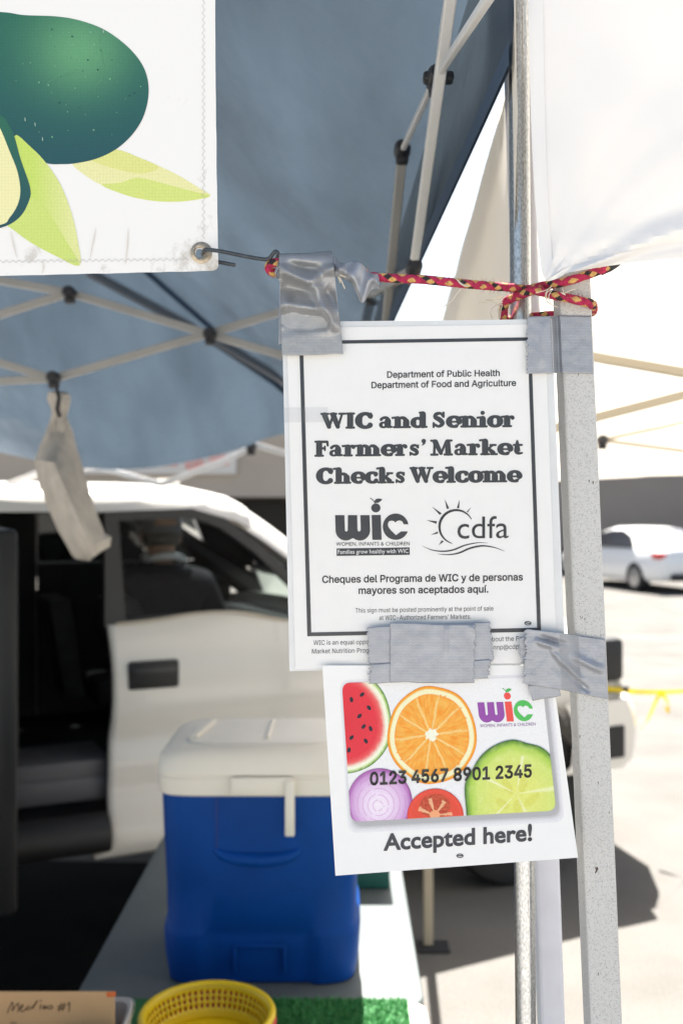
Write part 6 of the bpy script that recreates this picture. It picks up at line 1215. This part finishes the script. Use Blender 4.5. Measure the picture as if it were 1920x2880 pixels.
# front passenger door
def dw(z): return {0: 0}.get(z, 0) if False else at(cr([(0.40, 0.005), (0.455, -0.045), (0.52, -0.03), (0.60, -0.008), (0.72, -0.012), (0.775, 0.008), (0.95, -0.014), (1.15, -0.012), (1.25, 0.0), (1.32, 0.022), (1.40, 0.05)], 6), max(0, min(1, (z-0.40)/1.0)))[1]
def dtop(s): return at(cr([(0, 1.345), (0.12, 1.355), (0.35, 1.375), (0.47, 1.37), (0.58, 1.33), (0.70, 1.305), (1.13, 1.295)], 5), s/1.13)[1]
m = MB()
def dfn(u, v):
    s = 1.13*u; z0 = 0.445+0.02*u; z = z0+(dtop(s)-z0)*v; e = 0.022*math.exp(-((z-1.12)/0.25)**2)*(1-u)**6-0.05*math.exp(-((z-0.445)/0.02)**2)*(1-u)**14
    return W(s+e, dw(z), z)
m.grid(dfn, 40, 70); door = m.build('front_door', m_tw, truck, smooth=True, solid=0.03)
m = MB(); m.box(W(0.184, -0.022, 1.147), (0.205, 0.035, 0.112), Matrix.Rotation(math.atan2(TU.y, TU.x), 3, 'Z'), bev=0.012); m.build('door_handle', m_tblk, door, smooth=True)
m = MB(); m.box(W(0.184, -0.043, 1.165), (0.17, 0.016, 0.03), Matrix.Rotation(math.atan2(TU.y, TU.x), 3, 'Z'), bev=0.006); m.build('handle_grip', mat('handle_grip_black', (0.03, 0.03, 0.03), 0.35), bpy.data.objects['door_handle'], smooth=True)
go = [(0.0, 1.335), (0.0, 1.80), (0.36, 1.815), (0.50, 1.775), (0.66, 1.66), (0.84, 1.50), (1.05, 1.315), (1.0, 1.29), (0.7, 1.29), (0.58, 1.315), (0.47, 1.355), (0.2, 1.345)]
gi = [(0.085, 1.365), (0.055, 1.765), (0.36, 1.775), (0.48, 1.735), (0.63, 1.63), (0.80, 1.475), (0.97, 1.325), (0.97, 1.315), (0.7, 1.32), (0.60, 1.345), (0.48, 1.385), (0.2, 1.375)]
def frame(w0, w1, nm, par):
    m = MB(); n = len(go)
    for w_ in (w0, w1): m.v += [tuple(W(s, w_, z)) for s, z in go]+[tuple(W(s, w_, z)) for s, z in gi]
    for i in range(n):
        j = (i+1) % n
        for f in ((i, j, n+j, n+i), (2*n+j, 2*n+i, 3*n+i, 3*n+j), (i, 2*n+i, 2*n+j, j), (n+i, n+j, 3*n+j, 3*n+i)): m.f.append(f); m.mi.append(0)
    return m.build(nm, mat('window_frame_black', (0.035, 0.035, 0.036), 0.5), par)
frame(0.03, 0.075, 'window_frame', door)
m = MB(); m.add([W(s, 0.052, z) for s, z in gi], [tuple(range(len(gi)))]); m.build('window_pane', m_tglass, door)
m = MB(); c_ = [W(s, 0.018, dtop(s)+0.006) for s in [1.0*k/24 for k in range(1, 25)]]; m.tube(c_, 0.006, 8); m.build('belt_moulding', mat('belt_moulding', (0.55, 0.48, 0.38), 0.4, 0.3), door, smooth=True)
# open doorway behind the front door
m = MB(); m.box(W(-0.22, 0.20, 0.765), (0.50, 0.34, 0.11), Matrix.Rotation(math.atan2(TU.y, TU.x), 3, 'Z'), bev=0.02)
m.box(W(-0.22, 0.07, 0.705), (0.50, 0.10, 0.10), Matrix.Rotation(math.atan2(TU.y, TU.x), 3, 'Z'), bev=0.02); m.build('door_sill', m_sill, truck, smooth=True)
RZ = Matrix.Rotation(math.atan2(TU.y, TU.x), 3, 'Z')
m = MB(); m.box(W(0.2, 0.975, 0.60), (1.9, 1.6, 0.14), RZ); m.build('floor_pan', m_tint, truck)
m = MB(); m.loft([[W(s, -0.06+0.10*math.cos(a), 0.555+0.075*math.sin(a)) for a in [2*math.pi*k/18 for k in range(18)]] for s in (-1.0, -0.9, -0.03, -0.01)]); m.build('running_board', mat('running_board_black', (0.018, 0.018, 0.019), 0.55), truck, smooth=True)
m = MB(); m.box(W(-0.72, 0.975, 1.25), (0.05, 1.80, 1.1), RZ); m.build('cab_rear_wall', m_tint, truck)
m = MB(); m.box(W(-0.455, 0.06, 1.27), (0.05, 0.10, 1.07), RZ, bev=0.01); m.build('rear_pillar', m_tblk, truck)
m = MB(); m.box(W(-0.35, 0.09, 1.20), (0.05, 0.05, 0.94), RZ, bev=0.01); m.build('door_seal', mat('seal_grey', (0.03, 0.03, 0.03), 0.5), truck)
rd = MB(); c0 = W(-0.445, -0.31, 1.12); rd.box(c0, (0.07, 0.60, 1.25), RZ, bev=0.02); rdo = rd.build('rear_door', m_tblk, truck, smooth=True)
m = MB(); m.box(W(-0.395, -0.30, 1.16), (0.02, 0.12, 0.9), RZ, bev=0.006); m.build('trim_strip', mat('satin_strip', (0.10, 0.10, 0.10), 0.35), rdo)
for w_ in (0.45, 1.45):
    m = MB(); m.loft([[W(s+dx, w_+a, z) for dx, a in ((-0.07*k, -0.25*k), (0.07*k, -0.25*k), (0.09*k, 0), (0.07*k, 0.25*k), (-0.07*k, 0.25*k), (-0.09*k, 0))] for s, z, k in ((0.28, 0.85, 0.9), (0.26, 1.0, 1.0), (0.18, 1.3, 0.95), (0.14, 1.42, 0.7))]) if w_ < 1 else m.loft([[W(s+dx, w_+a, z) for dx, a in ((-0.05, -0.22), (0.05, -0.22), (0.05, 0.22), (-0.05, 0.22))] for s, z in ((0.10, 0.85), (0.02, 1.35))])
    m.box(W(0.45, w_, 0.86), (0.5, 0.5, 0.14), RZ, bev=0.04); m.build('front_seat', mat('seat_cloth', (0.03, 0.03, 0.032), 0.9, var=0.25, vscale=12), truck, smooth=True)
m = MB(); m.box(W(-0.5, 0.975, 0.92), (0.36, 1.6, 0.12), RZ, bev=0.04); m.box(W(-0.64, 0.975, 1.2), (0.10, 1.6, 0.5), RZ, bev=0.04); m.build('rear_seat', m_tint, truck, smooth=True)
m = MB(); m.loft([[W(s, w_, z) for s, z in ((0.98, 0.9), (0.92, 1.15), (1.0, 1.27), (1.4, 1.25), (1.4, 0.9))] for w_ in (0.12, 0.5, 1.0, 1.5, 1.83)]); m.build('dashboard', m_tint, truck, smooth=True)
m = MB(); cc = W(0.80, 1.45, 1.22); ax = (TU*-0.9+Vector((0, 0, 0.45))).normalized(); e1 = TN; e2 = ax.cross(e1)
c_ = [cc+(e1*math.cos(a)+e2*math.sin(a))*0.19 for a in [2*math.pi*k/28 for k in range(29)]]; m.tube(c_, 0.015, 8, False); m.bar(cc-e1*0.18, cc+e1*0.18, 0.03, 0.02); m.build('steering_wheel', m_tblk, truck, smooth=True)
# far side: fixed panels, with the driver's door standing open
m = panel([(-1.0, 0.6), (-1.0, 1.82), (0.0, 1.82), (0.0, 0.6)], TW-0.06, TW); m.build('side_panel', m_tw, truck)
m = panel([(0.0, 0.6), (0.0, 1.36), (1.13, 1.36), (1.13, 0.6)], TW-0.06, TW); fd = m.build('front_door', m_tw, truck)
m = MB(); m.box(W(0.57, TW-0.09, 1.05), (1.14, 0.05, 0.93), RZ, bev=0.01); m.build('door_trim', m_tint, fd)
m = MB(); m.box(W(-0.5, TW-0.09, 1.21), (0.98, 0.05, 1.2), RZ); m.build('interior_trim', m_tint, truck)
m = MB(); m.box(W(0.5, TW-0.07, 1.81), (1.0, 0.05, 0.04), RZ); m.build('interior_trim', m_tint, truck)
m = MB(); m.add([W(0.01, TW-0.03, 1.362), W(1.0, TW-0.03, 1.362), W(0.62, TW-0.05, 1.68), W(0.40, TW-0.06, 1.80), W(0.01, TW-0.06, 1.80)], [(0, 1, 2, 3, 4)]); m.build('window_pane', m_ptint, fd)
m = MB(); m.box(W(-1.78, 0.975, 0.90), (1.75, 1.95, 0.70), RZ, bev=0.05); m.box(W(-1.78, 0.975, 1.262), (1.6, 1.7, 0.02), RZ); m.build('cargo_bed', m_tw, truck, smooth=True)
m = panel([(-1.0, 0.6), (-1.0, 1.82), (-0.48, 1.82), (-0.48, 0.6)], 0.0, 0.06); m.build('side_panel', m_tw, truck)
for s in (1.98, -1.85):
    for w_ in (0.13, TW-0.13):
        c0 = W(s, w_, 0.40); prof = [(0.20, 0.10), (0.34, 0.13), (0.385, 0.115), (0.40, 0.08), (0.40, -0.08), (0.385, -0.115), (0.34, -0.13), (0.20, -0.10)]
        m = MB(); m.loft([[c0+TU*(r_*math.cos(2*math.pi*k/36))+Vector((0, 0, r_*math.sin(2*math.pi*k/36)))+TN*y_ for k in range(36)] for r_, y_ in prof], cap=True); wh = m.build('wheel', m_tire, truck, smooth=True)
        m = MB(); sg_ = -1 if w_ < 1 else 1
        m.loft([[c0+TU*(r_*math.cos(2*math.pi*k/30))+Vector((0, 0, r_*math.sin(2*math.pi*k/30)))+TN*(sg_*y_) for k in range(30)] for r_, y_ in ((0.24, 0.12), (0.23, 0.135), (0.19, 0.11), (0.08, 0.118), (0.05, 0.14))]); m.build('rim', m_rim, wh, smooth=True)
m = MB(); rings = []
for w_, ds in ((-0.045, -0.42), (-0.05, -0.05), (0.02, 0.03), (0.3, 0.22), (0.975, 0.36), (1.65, 0.26), (1.93, 0.06), (2.0, -0.05), (1.995, -0.42)):
    rings.append([W(2.62+ds, w_, 0.86), W(2.66+ds, w_, 0.80), W(2.68+ds, w_, 0.70), W(2.66+ds, w_, 0.56), W(2.60+ds, w_, 0.52), W(2.45+ds*0.3, w_*0.9+0.1, 0.54), W(2.45+ds*0.3, w_*0.9+0.1, 0.86)])
m.loft(rings); bu = m.build('front_bumper', m_tw, truck, smooth=True, angle=30)
m = MB(); m.box(W(2.50, -0.052, 0.655), (0.12, 0.02, 0.16), RZ, bev=0.008); m.build('fog_lamp', m_tblk, bu)
m = MB(); m.box(W(2.48, 0.05, 1.055), (0.24, 0.13, 0.22), RZ, bev=0.03); m.build('headlight', m_tblk, truck, smooth=True)
m = MB(); m.box(W(2.37, -0.012, 1.04), (0.035, 0.012, 0.16), RZ, bev=0.003); m.build('side_marker', mat('amber_lens', (0.5, 0.12, 0.02), 0.3), truck)
m = MB(); m.box(W(2.47, -0.012, 0.905), (0.30, 0.02, 0.03), RZ, bev=0.006); m.build('bumper_gap', m_tblk, truck)
m = MB(); m.box(W(2.86, 0.975, 1.0), (0.08, 1.0, 0.2), RZ, bev=0.01); m.build('grille', m_tblk, truck)
m = MB(); m.box(W(0.98, -0.20, 1.42), (0.10, 0.22, 0.24), RZ, bev=0.03); m.bar(W(1.0, 0.05, 1.34), W(0.99, -0.14, 1.37), 0.05, 0.04); m.build('wing_mirror', m_tblk, truck, smooth=True)

# ------------------------------------------------------------------ the seated person
pp = W(0.54, 1.18, 0)
person = thing('person', 'person seated with back turned inside the truck cab, dark hoodie and grey cap', 'person', pp+Vector((0, 0, 0.9)))
B = lambda u_, f, z: pp+TU*u_+TN*f+Vector((0, 0, z))           # u_: sideways, f: forward (away from the lens)
m_skin = mat('skin', (0.55, 0.34, 0.25), 0.55, bump=0.05, bscale=200); m_hood = mat('dark_hoodie', (0.034, 0.03, 0.038), 0.95, var=0.2, vscale=14, bump=0.2, bscale=40, dist=0.006)
m_jean = mat('dark_trousers', (0.03, 0.035, 0.05), 0.9)
def skinned(name, nodes, edges, m_, parent, root=0, sub=2):
    me = bpy.data.meshes.new(name); me.from_pydata([tuple(n_[0]) for n_ in nodes], edges, []); me.materials.append(m_)
    o = bpy.data.objects.new(name, me); COL.objects.link(o)
    sk = o.modifiers.new('skin', 'SKIN'); sk.use_smooth_shade = True
    if not me.skin_vertices:
        bpy.context.view_layer.objects.active = o; bpy.ops.mesh.customdata_skin_add()
    for sv, n_ in zip(me.skin_vertices[0].data, nodes): sv.radius = n_[1] if isinstance(n_[1], tuple) else (n_[1], n_[1]); sv.use_root = False
    me.skin_vertices[0].data[root].use_root = True
    ss = o.modifiers.new('sub', 'SUBSURF'); ss.levels = sub; ss.render_levels = sub
    return adopt(o, parent)
nodes = [(B(0, 0, 1.00), 0.13), (B(0, -0.02, 1.15), 0.125), (B(0, -0.03, 1.32), 0.135), (B(0, 0, 1.44), 0.10), (B(0, 0.02, 1.52), 0.058), (B(0, 0.03, 1.58), 0.07), (B(0, 0.035, 1.69), 0.092), (B(0, 0.03, 1.755), 0.075)]
edges = [(k, k+1) for k in range(7)]
for sd_ in (-1, 1):
    b0 = len(nodes)
    nodes += [(B(sd_*0.19, -0.01, 1.42), 0.062), (B(sd_*0.27, 0.03, 1.18), 0.048), (B(sd_*0.20, 0.22, 1.09), 0.038), (B(sd_*0.155, 0.30, 1.085), 0.028), (B(sd_*0.14, 0.35, 1.08), 0.030)]
    edges += [(3, b0)]+[(b0+k, b0+k+1) for k in range(4)]
    for f in range(5):
        o_ = (f-2)*0.016; L_ = (0.045, 0.07, 0.078, 0.072, 0.055)[f]; c1 = len(nodes)
        if f == 0: nodes += [(B(sd_*0.14-sd_*0.035, 0.36, 1.078), 0.009), (B(sd_*0.14-sd_*0.055, 0.385, 1.07), 0.008)]
        else: nodes += [(B(sd_*0.14+sd_*o_, 0.37+L_*0.4, 1.078), 0.009), (B(sd_*0.14+sd_*o_, 0.37+L_, 1.064), 0.0075)]
        edges += [(b0+4, c1), (c1, c1+1)]
    b0 = len(nodes)
    nodes += [(B(sd_*0.10, 0.05, 0.99), 0.095), (B(sd_*0.14, 0.42, 1.00), 0.062), (B(sd_*0.14, 0.52, 0.72), 0.05), (B(sd_*0.14, 0.53, 0.56), 0.038), (B(sd_*0.15, 0.68, 0.53), 0.035)]
    edges += [(0, b0)]+[(b0+k, b0+k+1) for k in range(4)]
skinned('body', nodes, edges, m_skin, person)
hn = [(B(0, 0, 0.99), (0.18, 0.16)), (B(0, -0.03, 1.14), (0.19, 0.165)), (B(0, -0.035, 1.30), (0.20, 0.165)), (B(0, -0.01, 1.46), (0.165, 0.125)), (B(0, 0.01, 1.54), (0.105, 0.095))]
he = [(k, k+1) for k in range(4)]
for sd_ in (-1, 1):
    b0 = len(hn); hn += [(B(sd_*0.195, -0.015, 1.415), 0.098), (B(sd_*0.30, 0.02, 1.21), 0.082), (B(sd_*0.21, 0.22, 1.095), 0.058), (B(sd_*0.165, 0.30, 1.085), 0.042)]; he += [(3, b0)]+[(b0+k, b0+k+1) for k in range(3)]
skinned('hoodie', hn, he, m_hood, person)
m = MB(); m.loft([[B(a_*math.cos(t_), 0.02+b_*math.sin(t_)-(0.05 if math.sin(t_) < 0 else 0)*k_, z+0.02*math.sin(t_)) for t_ in [2*math.pi*j/24 for j in range(24)]] for a_, b_, z, k_ in ((0.15, 0.105, 1.46, 1.0), (0.145, 0.112, 1.505, 1.4), (0.115, 0.10, 1.54, 1.2), (0.095, 0.088, 1.55, 0.6), (0.08, 0.08, 1.53, 0.3))]); m.build('hood', m_hood, person, smooth=True, angle=80)
m = MB(); m.loft([[B((0.088+q)*math.cos(t_), 0.02+(0.085+q)*math.sin(t_)-(0.055 if math.sin(t_) < 0 else 0), z-0.01*math.cos(t_*2)) for t_ in [2*math.pi*j/24 for j in range(24)]] for q, z in ((0.008, 1.546), (0.022, 1.550), (0.020, 1.578), (0.0, 1.584))], cap=False); m.build('pale_hood_lining', mat('grey_lining', (0.85, 0.85, 0.88), 0.9), person, smooth=True)
tn = [(B(0, 0, 0.97), (0.165, 0.14))]; te = []
for sd_ in (-1, 1): b0 = len(tn); tn += [(B(sd_*0.10, 0.08, 0.985), 0.115), (B(sd_*0.14, 0.42, 1.0), 0.082), (B(sd_*0.14, 0.51, 0.74), 0.07), (B(sd_*0.14, 0.53, 0.60), 0.062)]; te += [(0, b0)]+[(b0+k, b0+k+1) for k in range(3)]
skinned('trousers', tn, te, m_jean, person)
for sd_ in (-1, 1): skinned('shoe', [(B(sd_*0.14, 0.50, 0.535), 0.05), (B(sd_*0.145, 0.60, 0.53), 0.05), (B(sd_*0.155, 0.74, 0.52), 0.04)], [(0, 1), (1, 2)], m_black, person)
capm = mat('grey_cap', (0.24, 0.24, 0.25), 0.9)
m = MB(); hc = B(0, 0.033, 1.70)
m.loft([[hc+TU*(0.108*q*math.cos(t_))+TN*(0.118*q*math.sin(t_))+Vector((0, 0, z)) for t_ in [2*math.pi*j/28 for j in range(28)]] for q, z in ((1.0, -0.005), (1.02, 0.03), (0.96, 0.07), (0.78, 0.105), (0.45, 0.122), (0.05, 0.126))]); m.build('cap', capm, person, smooth=True, angle=60)
m = MB(); m.loft([[hc+TU*(0.085*math.cos(t_)*q)+TN*(0.10+0.09*max(0, math.sin(t_))*q+0.01)+Vector((0, 0, 0.012-0.012*math.sin(t_))) for t_ in [math.pi*j/16 for j in range(17)]] for q in (0.8, 1.0)], cap=False, close=False); m.build('cap_peak', capm, person, smooth=True, solid=0.006)
m = MB(); m.loft([[hc+TU*(0.1095*math.cos(t_))+TN*(0.1195*math.sin(t_))+Vector((0, 0, z)) for t_ in [-math.pi*(0.32+0.36*j/12) for j in range(13)]] for z in (0.030, 0.062)], cap=False, close=False); m.build('cap_opening', m_skin, person, smooth=True)
hair = mat('grey_hair', (0.16, 0.14, 0.13), 0.9, var=0.3, vscale=90)
m = MB(); m.loft([[hc+TU*(a_*math.cos(t_))+TN*(b_*math.sin(t_)-0.004)+Vector((0, 0, z)) for t_ in [-math.pi*(-0.06+1.12*j/24) for j in range(25)]] for a_, b_, z in ((0.086, 0.09, -0.075), (0.099, 0.104, -0.045), (0.103, 0.112, 0.0))], cap=False, close=False); m.build('hair', hair, person, smooth=True, solid=0.004)
for sd_ in (-1, 1):
    m = MB(); m.loft([[hc+TU*(sd_*(0.096+0.012*k))+TN*(0.012+r_*0.8*math.cos(t_))+Vector((0, 0, -0.035+r_*1.4*math.sin(t_))) for t_ in [2*math.pi*j/14 for j in range(14)]] for k, r_ in ((0, 0.012), (0.6, 0.021), (1.0, 0.023), (1.2, 0.018))]); m.build('ear', m_skin, person, smooth=True)
m = MB()
m.tube([hc+TN*0.085+Vector((0, 0, -0.005)), hc+TN*0.106+Vector((0, 0, -0.035)), hc+TN*0.112+Vector((0, 0, -0.052)), hc+TN*0.088+Vector((0, 0, -0.062))], [0.008, 0.012, 0.014, 0.008], 10); m.build('nose', m_skin, person, smooth=True)
for sd_ in (-1, 1):
    m = MB(); e0 = hc+TU*(sd_*0.033)+TN*0.086+Vector((0, 0, -0.012)); m.tube([e0-TN*0.006, e0, e0+TN*0.004], [0.010, 0.010, 0.006], 10); m.build('eye', mat('eye_white', (0.5, 0.5, 0.5), 0.3), person, smooth=True)
m = MB(); m.tube([hc+TU*x+TN*(0.088-abs(x)*0.3)+Vector((0, 0, -0.086)) for x in (-0.025, -0.012, 0, 0.012, 0.025)], [0.002, 0.005, 0.006, 0.005, 0.002], 8); m.build('mouth', mat('lips', (0.30, 0.12, 0.10), 0.5), person, smooth=True)

# ------------------------------------------------------------------ white saloon car
ha = R(16); CH = Vector((-math.sin(ha), math.cos(ha), 0)); CR_ = Vector((math.cos(ha), math.sin(ha), 0)); C0 = Vector(((1853-960)/F*21.6, 21.6, 0))+CR_*0.9
K = lambda l_, w_, z: C0+CH*l_+CR_*w_+Vector((0, 0, z))
car = thing('parked_car', 'white saloon car parked beyond the speckled grey leg', 'car', C0+CH*2.3)
m_cw2 = mat('car_white_paint', (0.80, 0.80, 0.80), 0.3, coat=0.6); m_cg = mat('car_dark_glass', (0.01, 0.01, 0.012), 0.25, spec=0.25)
secs = []
for l_, zl, zb_, zt, hw, gw in ((0.0, 0.42, 0.80, 0.90, 0.74, 0.60), (0.08, 0.30, 0.90, 1.00, 0.84, 0.66), (0.35, 0.26, 0.95, 1.05, 0.90, 0.70), (0.75, 0.24, 0.97, 1.16, 0.915, 0.66), (1.3, 0.22, 0.97, 1.40, 0.92, 0.58), (1.75, 0.22, 0.965, 1.455, 0.92, 0.56), (2.3, 0.22, 0.96, 1.45, 0.92, 0.56), (2.8, 0.22, 0.95, 1.36, 0.92, 0.58), (3.35, 0.22, 0.93, 1.06, 0.915, 0.68), (3.8, 0.23, 0.88, 0.97, 0.90, 0.68), (4.35, 0.26, 0.76, 0.84, 0.86, 0.62), (4.62, 0.34, 0.62, 0.68, 0.72, 0.5)):
    r_ = [(0.88*hw, zl), (hw*0.985, zl+0.12), (hw, 0.5*(zl+zb_)), (hw*0.97, zb_-0.04), (hw*0.93, zb_), (gw+0.04, zt-0.06), (gw*0.85, zt), (0, zt+0.012)]
    secs.append([K(l_, a, z) for a, z in r_]+[K(l_, -a, z) for a, z in reversed(r_[:-1])])
m = MB(); m.loft(secs); m.build('body', m_cw2, car, smooth=True, angle=45)
for sd_ in (-1, 1):
    m = MB(); gp = [(0.95, 0.985, 0.895), (1.30, 1.24, 0.735), (1.75, 1.375, 0.665), (2.3, 1.37, 0.665), (2.75, 1.28, 0.70), (3.28, 0.985, 0.885)]
    m.add([K(l_, sd_*(w_+0.018), z) for l_, z, w_ in gp], [tuple(range(6))]); m.build('side_window', m_cg, car)
    m = MB(); m.box(K(0.16, sd_*0.74, 0.84), (0.34, 0.26, 0.13), Matrix.Rotation(ha, 3, 'Z'), bev=0.03); m.build('tail_light', mat('tail_lens', (0.55, 0.03, 0.03), 0.25), car, smooth=True)
    for l_ in (0.95, 3.72):
        c0 = K(l_, sd_*0.80, 0.33); m = MB()
        m.loft([[c0+CH*(r_*math.cos(2*math.pi*k/30))+Vector((0, 0, r_*math.sin(2*math.pi*k/30)))+CR_*(sd_*y_) for k in range(30)] for r_, y_ in ((0.2, -0.1), (0.33, -0.1), (0.335, 0.0), (0.33, 0.12), (0.25, 0.135), (0.2, 0.11))]); wh = m.build('wheel', m_tire, car, smooth=True)
        m = MB(); m.loft([[c0+CH*(r_*math.cos(2*math.pi*k/20))+Vector((0, 0, r_*math.sin(2*math.pi*k/20)))+CR_*(sd_*y_) for k in range(20)] for r_, y_ in ((0.22, 0.125), (0.17, 0.13), (0.05, 0.14))]); m.build('rim', m_rim, wh, smooth=True)
m = MB(); m.add([K(0.78, -0.58, 1.175), K(0.78, 0.58, 1.175), K(1.28, 0.52, 1.415), K(1.28, -0.52, 1.415)], [(0, 1, 2, 3)]); m.build('rear_window', mat('rear_glass_bright', (0.35, 0.36, 0.37), 0.05, 0.6), car)
m = MB(); m.box(K(-0.02, 0, 0.36), (1.2, 0.12, 0.16), Matrix.Rotation(ha, 3, 'Z'), bev=0.03); m.build('bumper_insert', m_black, car, smooth=True)
m = MB(); m.box(K(0.0, 0, 0.70), (0.34, 0.03, 0.16), Matrix.Rotation(ha, 3, 'Z')); m.build('number_plate', mat('plate_white', (0.6, 0.6, 0.62), 0.4), car)

# ------------------------------------------------------------------ shops at the far side of the car park
shop = thing('shop_building', 'low tan shop building with a deep shaded arcade behind the pickup truck', 'building', (-9, 31, 0))
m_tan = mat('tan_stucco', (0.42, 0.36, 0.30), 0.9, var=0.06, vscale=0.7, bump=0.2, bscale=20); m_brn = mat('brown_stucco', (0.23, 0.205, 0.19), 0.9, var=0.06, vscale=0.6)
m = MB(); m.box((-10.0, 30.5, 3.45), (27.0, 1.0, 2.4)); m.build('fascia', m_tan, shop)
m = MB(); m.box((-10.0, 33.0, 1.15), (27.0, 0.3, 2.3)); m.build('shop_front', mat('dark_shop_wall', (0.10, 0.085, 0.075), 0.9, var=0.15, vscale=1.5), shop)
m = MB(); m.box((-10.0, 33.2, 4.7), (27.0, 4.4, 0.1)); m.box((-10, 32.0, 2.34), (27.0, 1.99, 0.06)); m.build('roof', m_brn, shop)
for x in (-20, -16, -12, -8, -4, 0):
    m = MB(); m.box((x, 30.6, 1.15), (0.4, 0.4, 2.3)); m.build('column', m_brn, shop)
    m = MB(); m.box((x+2, 32.83, 1.2), (2.4, 0.05, 1.9)); m.build('window', m_cg, shop)
wing = thing('shop_building', 'plain brown building with a shaded blank wall beyond the white car', 'building', (12, 31, 0))
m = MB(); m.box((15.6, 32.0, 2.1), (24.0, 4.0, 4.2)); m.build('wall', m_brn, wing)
m = MB(); m.box((15.6, 32.0, 4.25), (24.4, 4.4, 0.12)); m.build('roof', m_tan, wing)
m = MB(); m.box((15.6, 29.97, 0.35), (23.9, 0.06, 0.7)); m.build('plinth', mat('plinth_brown', (0.13, 0.11, 0.10), 0.9), wing)
sgn = thing('shop_sign', 'long white shop sign with blurred red lettering on the tan fascia', 'sign', (-5, 29.9, 2.9))
sa, sb_ = P(230, 1205, 29.85), P(664, 1334, 29.85)
m = MB(); m.box(((sa.x+sb_.x)/2, 29.92, (sa.z+sb_.z)/2), (sb_.x-sa.x, 0.12, sa.z-sb_.z), bev=0.03); m.build('board', mat('sign_board_white', (0.62, 0.60, 0.58), 0.5), sgn, smooth=True)
ik = Ink(lambda x, y, l_: P(x, y, 29.85-l_)); red = alb(222, 108, 98, 200); rs_ = random.Random(4)
for x0, x1, y0, y1 in ((455, 500, 1300, 1312), (524, 575, 1293, 1322), (590, 648, 1280, 1308), (470, 520, 1262, 1284), (540, 640, 1238, 1268), (330, 440, 1240, 1275), (270, 420, 1290, 1315)):
    x = x0
    while x < x1-4:
        ik.stroke([(x, y0+rs_.uniform(0, 3), 3), (x+rs_.uniform(-2, 2), y1-rs_.uniform(0, 3), 3)], red, 0.02)
        if rs_.random() < 0.6: yy = rs_.choice((y0+2, y1-2, (y0+y1)/2)); ik.stroke([(x, yy, 3), (x+7, yy, 3)], red, 0.03)
        x += 9
ik.build('lettering', m_ink, sgn)

# ------------------------------------------------------------------ caution tape
m_yt = mat('yellow_plastic_tape', (0.80, 0.58, 0.01), 0.45, trans=0.3)
ct = MB()
def ribbon(pts, wd, tw=0.0):
    c_ = cr(pts, 8); N = len(c_); rows = []
    for k, (x, y, Y) in enumerate(c_): p = P(x, y, Y); a = tw*k/N; rows.append([p+Vector((0, math.sin(a)*wd/2, math.cos(a)*wd/2)), p, p-Vector((0, math.sin(a)*wd/2, math.cos(a)*wd/2))])
    ct.loft(rows, cap=False, close=False)
ribbon([(1660, 1936, 4.86), (1735, 1940, 4.98), (1790, 1946, 5.10), (1862, 1947, 5.35), (1930, 1944, 5.55), (2060, 1938, 6.0)], 0.026, 1.2)
ribbon([(1858, 1950, 5.33), (1845, 1970, 5.32), (1832, 2000, 5.33), (1818, 2030, 5.33), (1800, 2052, 5.34)], 0.032, 2.5)
ribbon([(1858, 1948, 5.33), (1872, 1965, 5.30), (1882, 1990, 5.30), (1874, 1998, 5.32), (1864, 1975, 5.34), (1858, 1950, 5.35)], 0.034, 1.0)
tag(ct.build('caution_tape', m_yt, None, smooth=True), 'yellow caution tape tied in a bow, stretched right from the truck bumper', 'caution tape')
dl = P(2060, 1938, 6.0); dp = thing('barrier_post', 'slim post holding the far end of the yellow tape', 'post', (dl.x, dl.y, 0))
m = MB(); m.tube([(dl.x+0.03, dl.y, 0.03), (dl.x+0.03, dl.y, 0.95)], 0.025, 16); m.build('pole', m_tw, dp, smooth=True)
m = MB(); m.loft([superellipse(dl.x+0.03, dl.y, z, a, a, 3, 24) for z, a in ((0, 0.17), (0.025, 0.16), (0.04, 0.06))]); m.build('base', m_tire, dp, smooth=True)
